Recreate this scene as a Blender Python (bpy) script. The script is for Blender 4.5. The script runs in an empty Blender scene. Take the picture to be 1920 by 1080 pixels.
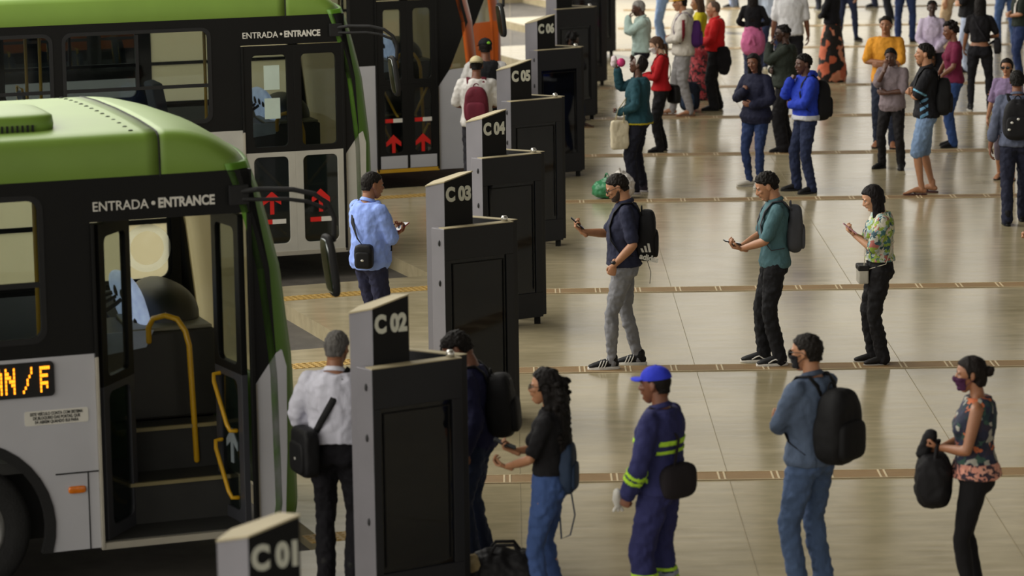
import bpy, bmesh, math, random
import numpy as np
from mathutils import Vector, Matrix, noise as mnoise
random.seed(7)
SC = bpy.context.scene
COL = SC.collection
PI = math.pi

# ------------------------------------------------------------------ camera
CAM_H, FOCAL_PX, PITCH, ROLL = 5.62, 6000.0, math.atan(1040/6000.0), 0.0145
cam_d = bpy.data.cameras.new('camera'); cam = bpy.data.objects.new('camera', cam_d); COL.objects.link(cam)
cam_d.sensor_width = 36.0; cam_d.lens = FOCAL_PX/1920*36.0; cam_d.clip_end = 600
_f = Vector((0, math.cos(PITCH), -math.sin(PITCH))); _r0 = Vector((1, 0, 0)); _u0 = _r0.cross(_f)
CAM_R = math.cos(ROLL)*_r0 - math.sin(ROLL)*_u0; CAM_U = math.cos(ROLL)*_u0 + math.sin(ROLL)*_r0; CAM_F = _f
cam.matrix_world = Matrix(((CAM_R.x, CAM_U.x, -CAM_F.x, 0), (CAM_R.y, CAM_U.y, -CAM_F.y, 0), (CAM_R.z, CAM_U.z, -CAM_F.z, CAM_H), (0, 0, 0, 1)))
cam_d.dof.use_dof = True; cam_d.dof.focus_distance = 29.6; cam_d.dof.aperture_fstop = 2.6
SC.camera = cam

def G(px, py, z=0.0):
    """floor point seen at a place in the 1920x1080 photograph"""
    d = CAM_F*FOCAL_PX + (px-960)*CAM_R - (py-540)*CAM_U
    t = (z-CAM_H)/d.z
    return Vector((0, 0, CAM_H)) + d*t

# ------------------------------------------------------------------ world: daylight entering a roofed hall from the far side and the left
W = bpy.data.worlds.new('hall_daylight'); SC.world = W; W.use_nodes = True
nt = W.node_tree; N = nt.nodes; L = nt.links; N.clear()
def wn(t, **k):
    n = N.new(t)
    for a, b in k.items(): setattr(n, a, b)
    return n
def wm(op, a, b=None, c=None):
    n = N.new('ShaderNodeMath'); n.operation = op
    for i, v in enumerate((a, b, c)):
        if v is None: continue
        if isinstance(v, (int, float)): n.inputs[i].default_value = v
        else: L.new(v, n.inputs[i])
    return n.outputs[0]
tc = wn('ShaderNodeTexCoord'); sp = wn('ShaderNodeSeparateXYZ'); L.new(tc.outputs['Generated'], sp.inputs[0])
X, Y, Z = sp.outputs
elev = wn('ShaderNodeValToRGB'); L.new(Z, elev.inputs[0])
cr = elev.color_ramp
cr.elements[0].position = 0.0; cr.elements[0].color = (0.35, 0.35, 0.35, 1)
cr.elements[1].position = 1.0; cr.elements[1].color = (0.16, 0.16, 0.16, 1)
for p, v in ((0.03, 1.0), (0.11, 1.5), (0.19, 1.0), (0.30, 0.9), (0.5, 0.45), (0.7, 0.2)):
    e = cr.elements.new(p); e.color = (v, v, v, 1)
# azimuth: bright to the left (-X) and far (+Y), dim to the right and behind
left = wm('MULTIPLY', wm('MAXIMUM', wm('MULTIPLY', X, -1.0), 0.0), 1.5)
far = wm('MULTIPLY', wm('MAXIMUM', Y, 0.0), 0.34)
near = wm('MULTIPLY', wm('MAXIMUM', wm('MULTIPLY', Y, -1.0), 0.0), 0.42)
az = wm('ADD', wm('ADD', wm('ADD', left, far), near), 0.10)
# uneven facade of openings far away
mp = wn('ShaderNodeMapping'); mp.inputs['Scale'].default_value = (34, 5, 1.6); L.new(tc.outputs['Generated'], mp.inputs[0])
nz = wn('ShaderNodeTexNoise'); nz.inputs['Scale'].default_value = 1.0; nz.inputs['Detail'].default_value = 2.0; L.new(mp.outputs[0], nz.inputs[0])
var = wm('MULTIPLY_ADD', nz.outputs[0], 1.15, 0.38)
var = wm('MAXIMUM', var, 0.15)
stren = wm('MULTIPLY', wm('MULTIPLY', elev.outputs[0], az), var)
bg = wn('ShaderNodeBackground'); bg.inputs[0].default_value = (1.0, 0.95, 0.85, 1)
L.new(wm('MULTIPLY', stren, 2.1), bg.inputs[1])
wo = wn('ShaderNodeOutputWorld'); L.new(bg.outputs[0], wo.inputs[0])

# soft daylight from high on the left, through the open side of the hall
sl = bpy.data.lights.new('daylight', 'SUN'); so = bpy.data.objects.new('daylight', sl); COL.objects.link(so)
sl.energy = 1.3; sl.angle = math.radians(40); sl.color = (1.0, 0.96, 0.88)
so.rotation_euler = Vector((0.78, -0.30, -0.55)).to_track_quat('-Z', 'Y').to_euler()

# added spot standing in for daylight on the open apron beyond the buses
al = bpy.data.lights.new('apron_fill', 'SPOT'); ao = bpy.data.objects.new('apron_fill', al); COL.objects.link(ao)
al.energy = 14000; al.spot_size = math.radians(84); al.spot_blend = 0.6; al.shadow_soft_size = 0.8; al.color = (1.0, 0.96, 0.88); ao.location = (-2.5, 66, 10.5)
ao.rotation_euler = (Vector((-0.8, 62, 0))-Vector((-2.5, 66, 10.5))).to_track_quat('-Z', 'Y').to_euler()
# area light added over the bus bays to brighten platform and bus roofs
bl = bpy.data.lights.new('bay_fill', 'AREA'); bo = bpy.data.objects.new('bay_fill', bl); COL.objects.link(bo)
bl.shape = 'RECTANGLE'; bl.size = 6; bl.size_y = 24; bl.energy = 1700; bl.color = (1.0, 0.97, 0.90); bo.location = (-6.5, 34, 9.6); bo.rotation_euler = (0, math.radians(-15), 0)

vs = SC.view_settings
vs.view_transform = 'Standard'; vs.look = 'None'; vs.exposure = 0.0; vs.gamma = 1.0; vs.use_curve_mapping = False
SC.cycles.max_bounces = 8; SC.cycles.transparent_max_bounces = 12

# ------------------------------------------------------------------ materials
def lin(c):
    """'#rrggbb' -> linear rgba"""
    c = c.lstrip('#'); v = [int(c[i:i+2], 16)/255 for i in (0, 2, 4)]
    return tuple((x/12.92 if x <= 0.04045 else ((x+0.055)/1.055)**2.4) for x in v) + (1.0,)
_mats = {}
def mat(key, col, rough=0.6, metal=0.0, var=0.12, vscale=6.0, bump=0.0, bscale=30.0, spec=0.5, coat=0.0, stretch=(1, 1, 1), emit=0.0, alpha=1.0):
    if key in _mats: return _mats[key]
    m = bpy.data.materials.new(key); m.use_nodes = True; _mats[key] = m
    nt = m.node_tree; nd = nt.nodes; ln = nt.links
    b = nd['Principled BSDF']
    b.inputs['Roughness'].default_value = rough; b.inputs['Metallic'].default_value = metal
    b.inputs['Specular IOR Level'].default_value = spec; b.inputs['Coat Weight'].default_value = coat; b.inputs['Coat Roughness'].default_value = 0.08
    t = nd.new('ShaderNodeTexCoord'); mp = nd.new('ShaderNodeMapping'); mp.inputs['Scale'].default_value = stretch
    ln.new(t.outputs['Object'], mp.inputs[0])
    n = nd.new('ShaderNodeTexNoise'); n.inputs['Scale'].default_value = vscale; n.inputs['Detail'].default_value = 4.0; ln.new(mp.outputs[0], n.inputs[0])
    r = nd.new('ShaderNodeValToRGB'); c = lin(col)
    r.color_ramp.elements[0].position = 0.3; r.color_ramp.elements[1].position = 0.7
    r.color_ramp.elements[0].color = tuple(max(0, x*(1-var)) for x in c[:3]) + (1,)
    r.color_ramp.elements[1].color = tuple(min(1, x*(1+var)) for x in c[:3]) + (1,)
    ln.new(n.outputs[0], r.inputs[0]); ln.new(r.outputs[0], b.inputs['Base Color'])
    if bump:
        n2 = nd.new('ShaderNodeTexNoise'); n2.inputs['Scale'].default_value = bscale; n2.inputs['Detail'].default_value = 3.0; ln.new(mp.outputs[0], n2.inputs[0])
        bp = nd.new('ShaderNodeBump'); bp.inputs['Strength'].default_value = bump; bp.inputs['Distance'].default_value = 0.02
        ln.new(n2.outputs[0], bp.inputs['Height']); ln.new(bp.outputs[0], b.inputs['Normal'])
    if emit:
        ln.new(r.outputs[0], b.inputs['Emission Color']); b.inputs['Emission Strength'].default_value = emit
    if alpha < 1:
        b.inputs['Alpha'].default_value = alpha
    return m
def cloth(col, rough=0.85, bump=0.55, var=0.14):
    return mat('cloth_%s_%d' % (col.lstrip('#'), int(var*100)), col, rough, var=var, vscale=9, bump=bump, bscale=14, spec=0.25, stretch=(1, 1, 0.55))
def patterned(key, cols, scale, rough=0.85, bg=None, stretch=(1, 1, 1)):
    """printed cloth: cells of several colours"""
    if key in _mats: return _mats[key]
    m = bpy.data.materials.new(key); m.use_nodes = True; _mats[key] = m
    nt = m.node_tree; nd = nt.nodes; ln = nt.links; b = nd['Principled BSDF']; b.inputs['Roughness'].default_value = rough
    t = nd.new('ShaderNodeTexCoord'); mp = nd.new('ShaderNodeMapping'); mp.inputs['Scale'].default_value = stretch; ln.new(t.outputs['Object'], mp.inputs[0])
    nz = nd.new('ShaderNodeTexNoise'); nz.inputs['Scale'].default_value = scale*0.9; ln.new(mp.outputs[0], nz.inputs[0])
    mx = nd.new('ShaderNodeMixRGB'); mx.blend_type = 'ADD'; mx.inputs[0].default_value = 0.12; ln.new(mp.outputs[0], mx.inputs[1]); ln.new(nz.outputs[1], mx.inputs[2])
    v = nd.new('ShaderNodeTexVoronoi'); v.inputs['Scale'].default_value = scale; ln.new(mx.outputs[0], v.inputs[0])
    s = nd.new('ShaderNodeSeparateColor'); ln.new(v.outputs['Color'], s.inputs[0])
    r = nd.new('ShaderNodeValToRGB'); r.color_ramp.interpolation = 'CONSTANT'
    for i, c in enumerate(cols):
        p = i/len(cols)
        e = r.color_ramp.elements[0] if i == 0 else (r.color_ramp.elements[1] if i == 1 else r.color_ramp.elements.new(p))
        e.position = p; e.color = lin(c)
    ln.new(s.outputs[0], r.inputs[0]); ln.new(r.outputs[0], b.inputs['Base Color'])
    return m
def glass_mat(key, tint, trans, rough=0.03, spec=0.5):
    """window pane: partly see-through, partly mirror"""
    if key in _mats: return _mats[key]
    m = bpy.data.materials.new(key); m.use_nodes = True; _mats[key] = m
    nt = m.node_tree; nd = nt.nodes; ln = nt.links; b = nd['Principled BSDF']
    t = nd.new('ShaderNodeTexCoord'); n = nd.new('ShaderNodeTexNoise'); n.inputs['Scale'].default_value = 3.0; ln.new(t.outputs['Object'], n.inputs[0])
    r = nd.new('ShaderNodeValToRGB'); c = lin(tint); r.color_ramp.elements[0].color = c; r.color_ramp.elements[1].color = tuple(x*1.2 for x in c[:3])+(1,)
    ln.new(n.outputs[0], r.inputs[0]); ln.new(r.outputs[0], b.inputs['Base Color'])
    b.inputs['Roughness'].default_value = rough; b.inputs['Specular IOR Level'].default_value = spec
    tr = nd.new('ShaderNodeBsdfTransparent'); tr.inputs[0].default_value = (0.86, 0.9, 0.88, 1)
    mx = nd.new('ShaderNodeMixShader'); mx.inputs[0].default_value = trans
    out = nd['Material Output']
    ln.new(b.outputs[0], mx.inputs[1]); ln.new(tr.outputs[0], mx.inputs[2]); ln.new(mx.outputs[0], out.inputs[0])
    return m

# ------------------------------------------------------------------ mesh builder
def _frame(d):
    d = Vector(d).normalized()
    h = Vector((0, 0, 1)) if abs(d.z) < 0.9 else Vector((1, 0, 0))
    a = h.cross(d).normalized(); b = d.cross(a).normalized()
    return a, b
class MB:
    def __init__(s): s.v = []; s.f = []; s.m = []
    def add(s, vs, fs, mi=0):
        o = len(s.v); s.v += [tuple(x) for x in vs]; s.f += [tuple(i+o for i in f) for f in fs]; s.m += [mi]*len(fs)
        return s
    def box(s, c, d, R=None, mi=0):
        hx, hy, hz = d[0]/2, d[1]/2, d[2]/2
        p = [Vector((x, y, z)) for z in (-hz, hz) for y in (-hy, hy) for x in (-hx, hx)]
        if R is not None: p = [R @ q for q in p]
        c = Vector(c)
        return s.add([c+q for q in p], [(0, 2, 3, 1), (4, 5, 7, 6), (0, 1, 5, 4), (2, 6, 7, 3), (0, 4, 6, 2), (1, 3, 7, 5)], mi)
    def prism(s, poly, h0, h1, axis='z', mi=0):
        """extrude a polygon; axis z: poly (x,y); axis y: poly (x,z)"""
        n = len(poly)
        P = (lambda a, b, h: (a, b, h)) if axis == 'z' else ((lambda a, b, h: (a, h, b)) if axis == 'y' else (lambda a, b, h: (h, a, b)))
        vs = [P(a, b, h0) for a, b in poly] + [P(a, b, h1) for a, b in poly]
        fs = [tuple(range(n))[::-1], tuple(range(n, 2*n))] + [(i, (i+1) % n, n+(i+1) % n, n+i) for i in range(n)]
        return s.add(vs, fs, mi)
    def tube(s, pts, rad, seg=12, ref=None, caps=True, mi=0):
        """closed loft along pts; rad: number or (along ref, across)"""
        pts = [Vector(p) for p in pts]; n = len(pts)
        rad = [r if isinstance(r, (tuple, list)) else (r, r) for r in (rad if isinstance(rad, (list, tuple)) and not (isinstance(rad, tuple) and len(rad) == 2 and n != 2) else [rad]*n)]
        T = []
        for i in range(n):
            a = pts[max(i-1, 0)]; b = pts[min(i+1, n-1)]; d = b-a
            T.append(d.normalized() if d.length > 1e-9 else Vector((0, 0, 1)))
        rings = []
        A = None
        def ring(c, t, ra, rb):
            nonlocal A
            if ref is not None:
                a = Vector(ref); a = a - a.dot(t)*t
                if a.length < 1e-4: a = _frame(t)[0]
            elif A is None: a = _frame(t)[0]
            else:
                a = A - A.dot(t)*t
                if a.length < 1e-4: a = _frame(t)[0]
            a = a.normalized(); A = a; b = t.cross(a).normalized()
            return [c + a*(ra*math.cos(2*PI*k/seg)) + b*(rb*math.sin(2*PI*k/seg)) for k in range(seg)]
        if caps:
            ra, rb = rad[0]; e = min(ra, rb)
            for q in (80, 50, 25):
                q = math.radians(q); rings.append(ring(pts[0]-T[0]*e*math.sin(q), T[0], ra*math.cos(q), rb*math.cos(q)))
        for i in range(n): rings.append(ring(pts[i], T[i], *rad[i]))
        if caps:
            ra, rb = rad[-1]; e = min(ra, rb)
            for q in (25, 50, 80):
                q = math.radians(q); rings.append(ring(pts[-1]+T[-1]*e*math.sin(q), T[-1], ra*math.cos(q), rb*math.cos(q)))
        vs = [p for r in rings for p in r]; fs = []
        for i in range(len(rings)-1):
            for k in range(seg):
                k2 = (k+1) % seg
                fs.append((i*seg+k, i*seg+k2, (i+1)*seg+k2, (i+1)*seg+k))
        fs.append(tuple(range(seg))[::-1]); m = (len(rings)-1)*seg; fs.append(tuple(range(m, m+seg)))
        return s.add(vs, fs, mi)
    def ell(s, c, r, R=None, seg=16, rg=10, mi=0, p=1.0):
        """ellipsoid; p<1 makes it boxier"""
        c = Vector(c); vs = []; fs = []
        sg = lambda x: math.copysign(abs(x)**p, x)
        for i in range(1, rg):
            th = PI*i/rg
            for k in range(seg):
                ph = 2*PI*k/seg
                q = Vector((r[0]*sg(math.sin(th))*sg(math.cos(ph)), r[1]*sg(math.sin(th))*sg(math.sin(ph)), -r[2]*sg(math.cos(th))))
                vs.append(c + (R @ q if R is not None else q))
        b = Vector((0, 0, -r[2])); t = Vector((0, 0, r[2]))
        vs.append(c+(R @ b if R is not None else b)); vs.append(c+(R @ t if R is not None else t))
        for i in range(rg-2):
            for k in range(seg):
                k2 = (k+1) % seg
                fs.append((i*seg+k, i*seg+k2, (i+1)*seg+k2, (i+1)*seg+k))
        nb = len(vs)-2
        for k in range(seg):
            k2 = (k+1) % seg
            fs.append((k2, k, nb)); fs.append(((rg-2)*seg+k, (rg-2)*seg+k2, nb+1))
        return s.add(vs, fs, mi)
    def lathe(s, prof, c, axis='y', seg=40, mi=0):
        """closed ring profile [(radius, offset)] around an axis through c"""
        c = Vector(c); n = len(prof); vs = []; fs = []
        for k in range(seg):
            a = 2*PI*k/seg
            for r, o in prof:
                if axis == 'y': vs.append(c+Vector((r*math.cos(a), o, r*math.sin(a))))
                elif axis == 'z': vs.append(c+Vector((r*math.cos(a), r*math.sin(a), o)))
                else: vs.append(c+Vector((o, r*math.cos(a), r*math.sin(a))))
        for k in range(seg):
            k2 = (k+1) % seg
            for i in range(n-1):
                fs.append((k*n+i, k*n+i+1, k2*n+i+1, k2*n+i))
        return s.add(vs, fs, mi)
    def mesh(s, name, off=(0, 0, 0), fix=True):
        me = bpy.data.meshes.new(name)
        o = Vector(off)
        me.from_pydata([tuple(Vector(v)-o) for v in s.v], [], s.f); 
        if any(s.m): me.polygons.foreach_set('material_index', s.m)
        if fix:
            bm = bmesh.new(); bm.from_mesh(me); bmesh.ops.recalc_face_normals(bm, faces=bm.faces); bm.to_mesh(me); bm.free()
        me.update()
        return me
    def build(s, name, m, parent=None, smooth=False, bevel=0.0, off=(0, 0, 0)):
        me = s.mesh(name, off)
        return link(name, me, m, parent, smooth, bevel)
def link(name, me, m, parent=None, smooth=False, bevel=0.0):
    o = bpy.data.objects.new(name, me); COL.objects.link(o)
    if m is not None and not me.materials:
        for q in (m if isinstance(m, (list, tuple)) else [m]): me.materials.append(q)
    if smooth: me.polygons.foreach_set('use_smooth', [True]*len(me.polygons))
    if bevel:
        b = o.modifiers.new('bevel', 'BEVEL'); b.width = bevel; b.segments = 2; b.limit_method = 'ANGLE'; b.angle_limit = math.radians(40)
    if parent is not None: o.parent = parent
    return o
def empty(name, loc=(0, 0, 0), rz=0.0):
    o = bpy.data.objects.new(name, None); COL.objects.link(o); o.location = loc; o.rotation_euler = (0, 0, rz); o.empty_display_size = 0.1
    return o
def tag(o, label=None, cat=None, group=None, kind=None):
    for k, v in (('label', label), ('category', cat), ('group', group), ('kind', kind)):
        if v: o[k] = v
    return o
_tmp_tex = {}
def clouds(scale, depth=2):
    k = (round(scale, 4), depth)
    if k not in _tmp_tex:
        t = bpy.data.textures.new('folds_%d' % len(_tmp_tex), 'CLOUDS'); t.noise_scale = scale; t.noise_depth = depth; _tmp_tex[k] = t
    return _tmp_tex[k]
def melt(mb, name, voxel, smooth=4, disp=0.0, dscale=0.12, fine=0.0):
    """fuse overlapping closed shapes into one smooth skin"""
    me = mb.mesh('melt_src'); o = bpy.data.objects.new('melt_tmp', me); COL.objects.link(o)
    r = o.modifiers.new('r', 'REMESH'); r.mode = 'VOXEL'; r.voxel_size = voxel; r.use_smooth_shade = True
    if smooth:
        q = o.modifiers.new('s', 'SMOOTH'); q.factor = 0.5; q.iterations = smooth
    if disp:
        d = o.modifiers.new('d', 'DISPLACE'); d.texture = clouds(dscale); d.strength = disp; d.mid_level = 0.5; d.texture_coords = 'LOCAL'
    if fine:
        d = o.modifiers.new('d2', 'DISPLACE'); d.texture = clouds(0.045, 1); d.strength = fine; d.mid_level = 0.5; d.texture_coords = 'LOCAL'
    dg = bpy.context.evaluated_depsgraph_get(); ev = o.evaluated_get(dg)
    out = bpy.data.meshes.new_from_object(ev); out.name = name
    bpy.data.objects.remove(o); bpy.data.meshes.remove(me)
    out.materials.clear()
    return out
def text_mesh(body, size, xs=1.0, bold=0.0, depth=0.004, align='LEFT', spacing=1.0, shear=0.0):
    c = bpy.data.curves.new('txt', 'FONT'); c.body = body; c.size = size; c.offset = bold; c.extrude = depth/2; c.align_x = align; c.space_character = spacing; c.shear = shear
    c.resolution_u = 4
    o = bpy.data.objects.new('txt', c); COL.objects.link(o)
    dg = bpy.context.evaluated_depsgraph_get(); me = bpy.data.meshes.new_from_object(o.evaluated_get(dg))
    bpy.data.objects.remove(o); bpy.data.curves.remove(c)
    for v in me.vertices: v.co.x *= xs
    me.materials.clear()
    return me
def stand_text(me, origin, xdir, normal):
    """lay a text mesh on a vertical face: text x along xdir, up is world z"""
    x = Vector(xdir).normalized(); z = Vector(normal).normalized(); y = z.cross(x)
    M = Matrix(((x.x, y.x, z.x, origin[0]), (x.y, y.y, z.y, origin[1]), (x.z, y.z, z.z, origin[2]), (0, 0, 0, 1)))
    me.transform(M); return me
# ------------------------------------------------------------------ floor, bus bays, guide strips
def floor_mat():
    m = bpy.data.materials.new('polished_concrete'); m.use_nodes = True
    nt = m.node_tree; nd = nt.nodes; ln = nt.links; b = nd['Principled BSDF']
    t = nd.new('ShaderNodeTexCoord')
    mp = nd.new('ShaderNodeMapping'); mp.inputs['Scale'].default_value = (0.8, 0.8, 1); ln.new(t.outputs['Object'], mp.inputs[0])
    n1 = nd.new('ShaderNodeTexNoise'); n1.inputs['Scale'].default_value = 0.8; n1.inputs['Detail'].default_value = 6; n1.inputs['Roughness'].default_value = 0.65; ln.new(mp.outputs[0], n1.inputs[0])
    mp2 = nd.new('ShaderNodeMapping'); mp2.inputs['Scale'].default_value = (0.35, 1.3, 1); ln.new(t.outputs['Object'], mp2.inputs[0])
    n2 = nd.new('ShaderNodeTexNoise'); n2.inputs['Scale'].default_value = 6; n2.inputs['Detail'].default_value = 5; ln.new(mp2.outputs[0], n2.inputs[0])
    r1 = nd.new('ShaderNodeValToRGB'); r1.color_ramp.elements[0].position = 0.32; r1.color_ramp.elements[1].position = 0.68
    r1.color_ramp.elements[0].color = lin('#958a6c'); r1.color_ramp.elements[1].color = lin('#ada183'); ln.new(n1.outputs[0], r1.inputs[0])
    r2 = nd.new('ShaderNodeValToRGB'); r2.color_ramp.elements[0].position = 0.35; r2.color_ramp.elements[1].position = 0.65
    r2.color_ramp.elements[0].color = (0.88, 0.88, 0.88, 1); r2.color_ramp.elements[1].color = (1.06, 1.06, 1.06, 1); ln.new(n2.outputs[0], r2.inputs[0])
    mx = nd.new('ShaderNodeMixRGB'); mx.blend_type = 'MULTIPLY'; mx.inputs[0].default_value = 1.0; ln.new(r1.outputs[0], mx.inputs[1]); ln.new(r2.outputs[0], mx.inputs[2])
    ln.new(mx.outputs[0], b.inputs['Base Color'])
    rr = nd.new('ShaderNodeMapRange'); rr.inputs[3].default_value = 0.11; rr.inputs[4].default_value = 0.26; ln.new(n2.outputs[0], rr.inputs[0]); ln.new(rr.outputs[0], b.inputs['Roughness'])
    bp = nd.new('ShaderNodeBump'); bp.inputs['Strength'].default_value = 0.05; bp.inputs['Distance'].default_value = 0.02; ln.new(n2.outputs[0], bp.inputs['Height']); ln.new(bp.outputs[0], b.inputs['Normal'])
    b.inputs['Specular IOR Level'].default_value = 0.45
    return m
FLOOR = floor_mat()
YAW = math.radians(20.0)
BU = Vector((math.cos(YAW), math.sin(YAW), 0)); BV = Vector((-math.sin(YAW), math.cos(YAW), 0))
# right-hand tips of the saw-tooth bus bays, from near to far
tips = [G(300, 1004) + BU*1.3 - BV*1.2, None, G(668, 647), G(812, 516), None, None, None]
tips[0] = G(430, 1068)
tips[1] = Vector((-2.85, 21.40, 0)) + BU*1.62 - BV*0.12
tips[4] = Vector((-1.69, 40.36, 0)) + BU*2.2 - BV*0.5
tips[5] = Vector((-1.10, 46.6, 0)) + BU*1.9 - BV*0.4
tips[6] = tips[5] + Vector((0.4, 6.0, 0))
tips.append(tips[6] + Vector((0.4, 6.0, 0))); tips.append(tips[7] + Vector((0.4, 6.0, 0)))
poly = [(30, 8), (30, 150), (-16, 150)]
zig = []
for i, T in enumerate(tips):
    T = Vector((T.x, T.y, 0))
    if i == 0: zig.append(T - BV*8)
    zig.append(T)
    if i+1 < len(tips):
        # where this bay's stop line meets the next bay's near edge
        Q = Vector((tips[i+1].x, tips[i+1].y, 0)); s = (Q-T).dot(BV)
        zig.append(T + BV*s)
last = Vector((tips[-1].x, tips[-1].y, 0))
zig.append(last + BV*5); zig.append(last + BV*5 - BU*14)
platform = [(30, 6), (30, 150), (-30, 150)] + [(p.x, p.y) for p in reversed(zig)]
mb = MB(); mb.prism(platform, -0.16, 0.0)
fl = mb.build('floor', FLOOR); tag(fl, kind='structure')
asph = mat('asphalt', '#4b463f', 0.8, var=0.25, vscale=5, bump=0.3, bscale=120)
mb = MB(); mb.prism([(-60, 4), (6, 4), (6, 150), (-60, 150)], -0.25, -0.15)
rd = mb.build('ground_bays', asph); tag(rd, kind='structure')

strip_m = mat('guide_tile', '#8a6f4a', 0.55, var=0.12, vscale=4, bump=0.15, bscale=60, stretch=(1, 8, 1))
line_m = mat('guide_tile_line', '#c9b896', 0.5, var=0.08)
joint_m = mat('saw_joint', '#82775c', 0.8)
SY = [19.75, 23.86, 28.08, 32.18, 38.48, 42.73, 46.90, 51.00, 57.22, 61.42, 65.5, 69.6]
for i, y in enumerate(SY):
    x0 = (y-24)*0.063-0.25; x1 = 16.0
    mb = MB(); mb.box(((x0+x1)/2, y, 0.002), (x1-x0, 0.27, 0.004)); o = mb.build('trim_%d' % (i+1), strip_m); tag(o, kind='structure')
    mb = MB(); x = x0+0.2
    while x < min(x1, 9.5):
        for dx in (-0.022, 0.022): mb.box((x+dx, y, 0.0055), (0.014, 0.25, 0.004))
        x += 0.41
    mb.box(((x0+x1)/2, y-0.133, 0.0055), (x1-x0, 0.008, 0.004)); mb.box(((x0+x1)/2, y+0.133, 0.0055), (x1-x0, 0.008, 0.004))
    mb.build('tile_lines', line_m, o)
mb = MB()
for px, py in ((977, 1000), (1268, 570), (1765, 800)):
    q = G(px, py); mb.box((q.x, 70, 0.001), (0.004, 120, 0.003))
o = mb.build('trim_20', joint_m); tag(o, kind='structure')
# yellow warning strips along the near edges of the bays
# roof slab over the hall
cl = MB(); cl.box((14, 22, 10.2), (30, 86, 0.4)); o = cl.build('ceiling', mat('ceiling_concrete', '#8a8780', 0.9, var=0.1, vscale=0.5)); tag(o, kind='structure')
yel = mat('tactile_yellow', '#a98a48', 0.7, var=0.15, vscale=10)
for i, (a, b) in enumerate((((528, 561), (1010, 522)), ((545, 688), (900, 655)), ((700, 372), (845, 362)), ((575, 1012), (760, 985)))):
    p = G(*a); q = p + BU*(G(*b)-p).length
    mb = MB(); d = (q-p).normalized(); n = Vector((-d.y, d.x, 0))
    mb.prism([tuple((p-n*0.12).xy), tuple((q-n*0.12).xy), tuple((q+n*0.12).xy), tuple((p+n*0.12).xy)], 0.0, 0.003)
    ln_ = (q-p).length
    for k in range(int(ln_/0.06)):
        for j in (-0.09, -0.03, 0.03, 0.09):
            c = p + d*(k*0.06+0.03) + n*j
            mb.box((c.x, c.y, 0.005), (0.03, 0.03, 0.006), Matrix.Rotation(YAW, 3, 'Z'))
    o = mb.build('trim_%d' % (30+i), yel); tag(o, kind='structure')
# ------------------------------------------------------------------ buses (x forward, y away from the door side, z up)
M_GREEN = mat('bus_green', '#5f8a1c', 0.36, var=0.05, vscale=2, coat=0.15)
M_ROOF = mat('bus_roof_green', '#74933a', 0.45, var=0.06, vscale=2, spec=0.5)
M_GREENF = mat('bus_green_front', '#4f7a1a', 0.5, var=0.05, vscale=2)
M_BLACK = mat('bus_black', '#121211', 0.45, var=0.1, vscale=2, spec=0.2)
M_GREY = mat('bus_silver', '#b8b8bd', 0.42, var=0.05, vscale=2)
M_ORANGE = mat('bus_orange', '#c25a14', 0.35, var=0.05, vscale=2, coat=0.4)
M_RUB = mat('rubber', '#121212', 0.75, var=0.2, vscale=12)
M_TYRE = mat('tyre_rubber', '#161616', 0.85, var=0.2, vscale=20, bump=0.3, bscale=60)
M_RIM = mat('rim_steel', '#6d6d6b', 0.45, metal=0.7)
M_ALU = mat('aluminium_trim', '#b9b4a6', 0.35, metal=0.5, var=0.06)
M_WIN = glass_mat('bus_window_glass', '#0a0c0d', 0.80)
M_DOORGL = glass_mat('bus_door_glass', '#0b0f0f', 0.78)
M_DARKGL = glass_mat('bus_low_door_glass', '#161c1b', 0.35)
M_SHIELD = glass_mat('windshield_glass', '#a79c78', 0.45, 0.25)
M_DUSTY = glass_mat('dusty_side_glass', '#c9bd94', 0.45, 0.3)
def translucent(m, col, f=0.75):
    nt = m.node_tree; nd = nt.nodes; ln = nt.links; b = nd['Principled BSDF']; mx = [n for n in nd if n.type == 'MIX_SHADER'][0]
    tl = nd.new('ShaderNodeBsdfTranslucent'); tl.inputs[0].default_value = lin(col); m2 = nd.new('ShaderNodeMixShader'); m2.inputs[0].default_value = f
    ln.new(b.outputs[0], m2.inputs[1]); ln.new(tl.outputs[0], m2.inputs[2]); ln.new(m2.outputs[0], mx.inputs[1])
translucent(M_DUSTY, '#e6dcba'); M_DUST = glass_mat('wiped_dust', '#d8d4c6', 0.2, 0.6); translucent(M_DUST, '#ffffff', 0.9); translucent(M_SHIELD, '#e6dcb8', 0.85)
M_YEL = mat('handrail_yellow', '#c99a12', 0.4, var=0.06, coat=0.3)
M_INT = mat('bus_interior_dark', '#2b2b29', 0.8, var=0.15)
M_INTL = mat('bus_interior_grey', '#6f6f6a', 0.7, var=0.1)
M_SEAT = mat('bus_seat_blue', '#2f3a52', 0.8, var=0.15)
M_RED = mat('arrow_red', '#d21a12', 0.5, var=0.04)
M_ARWG = mat('arrow_grey', '#8f9aa0', 0.5, var=0.04)
M_WHITE = mat('white_vinyl', '#d8d5cb', 0.5, var=0.04)
M_LET = mat('lettering_pale', '#d9d6cc', 0.5, var=0.03)
M_INK = mat('ink_dark', '#33332f', 0.6)
M_AMB = mat('amber_lens', '#d9730f', 0.25, var=0.1, vscale=40, coat=0.5)
M_DASH = mat('dash_plastic', '#2c2b27', 0.45, var=0.1)
M_COVER = mat('engine_cover', '#7d7a69', 0.5, var=0.1)
M_GAUGE = mat('gauge_glow', '#b9cdf2', 0.4, var=0.15, vscale=12, emit=0.35)
M_LED = mat('led_orange', '#ff9a1e', 0.5, var=0.02, emit=2.2)
M_STEP = mat('step_edge', '#8a7f58', 0.5)
M_PAPER = mat('paper_blue_white', '#aebbd0', 0.6, var=0.2, vscale=5)

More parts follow.
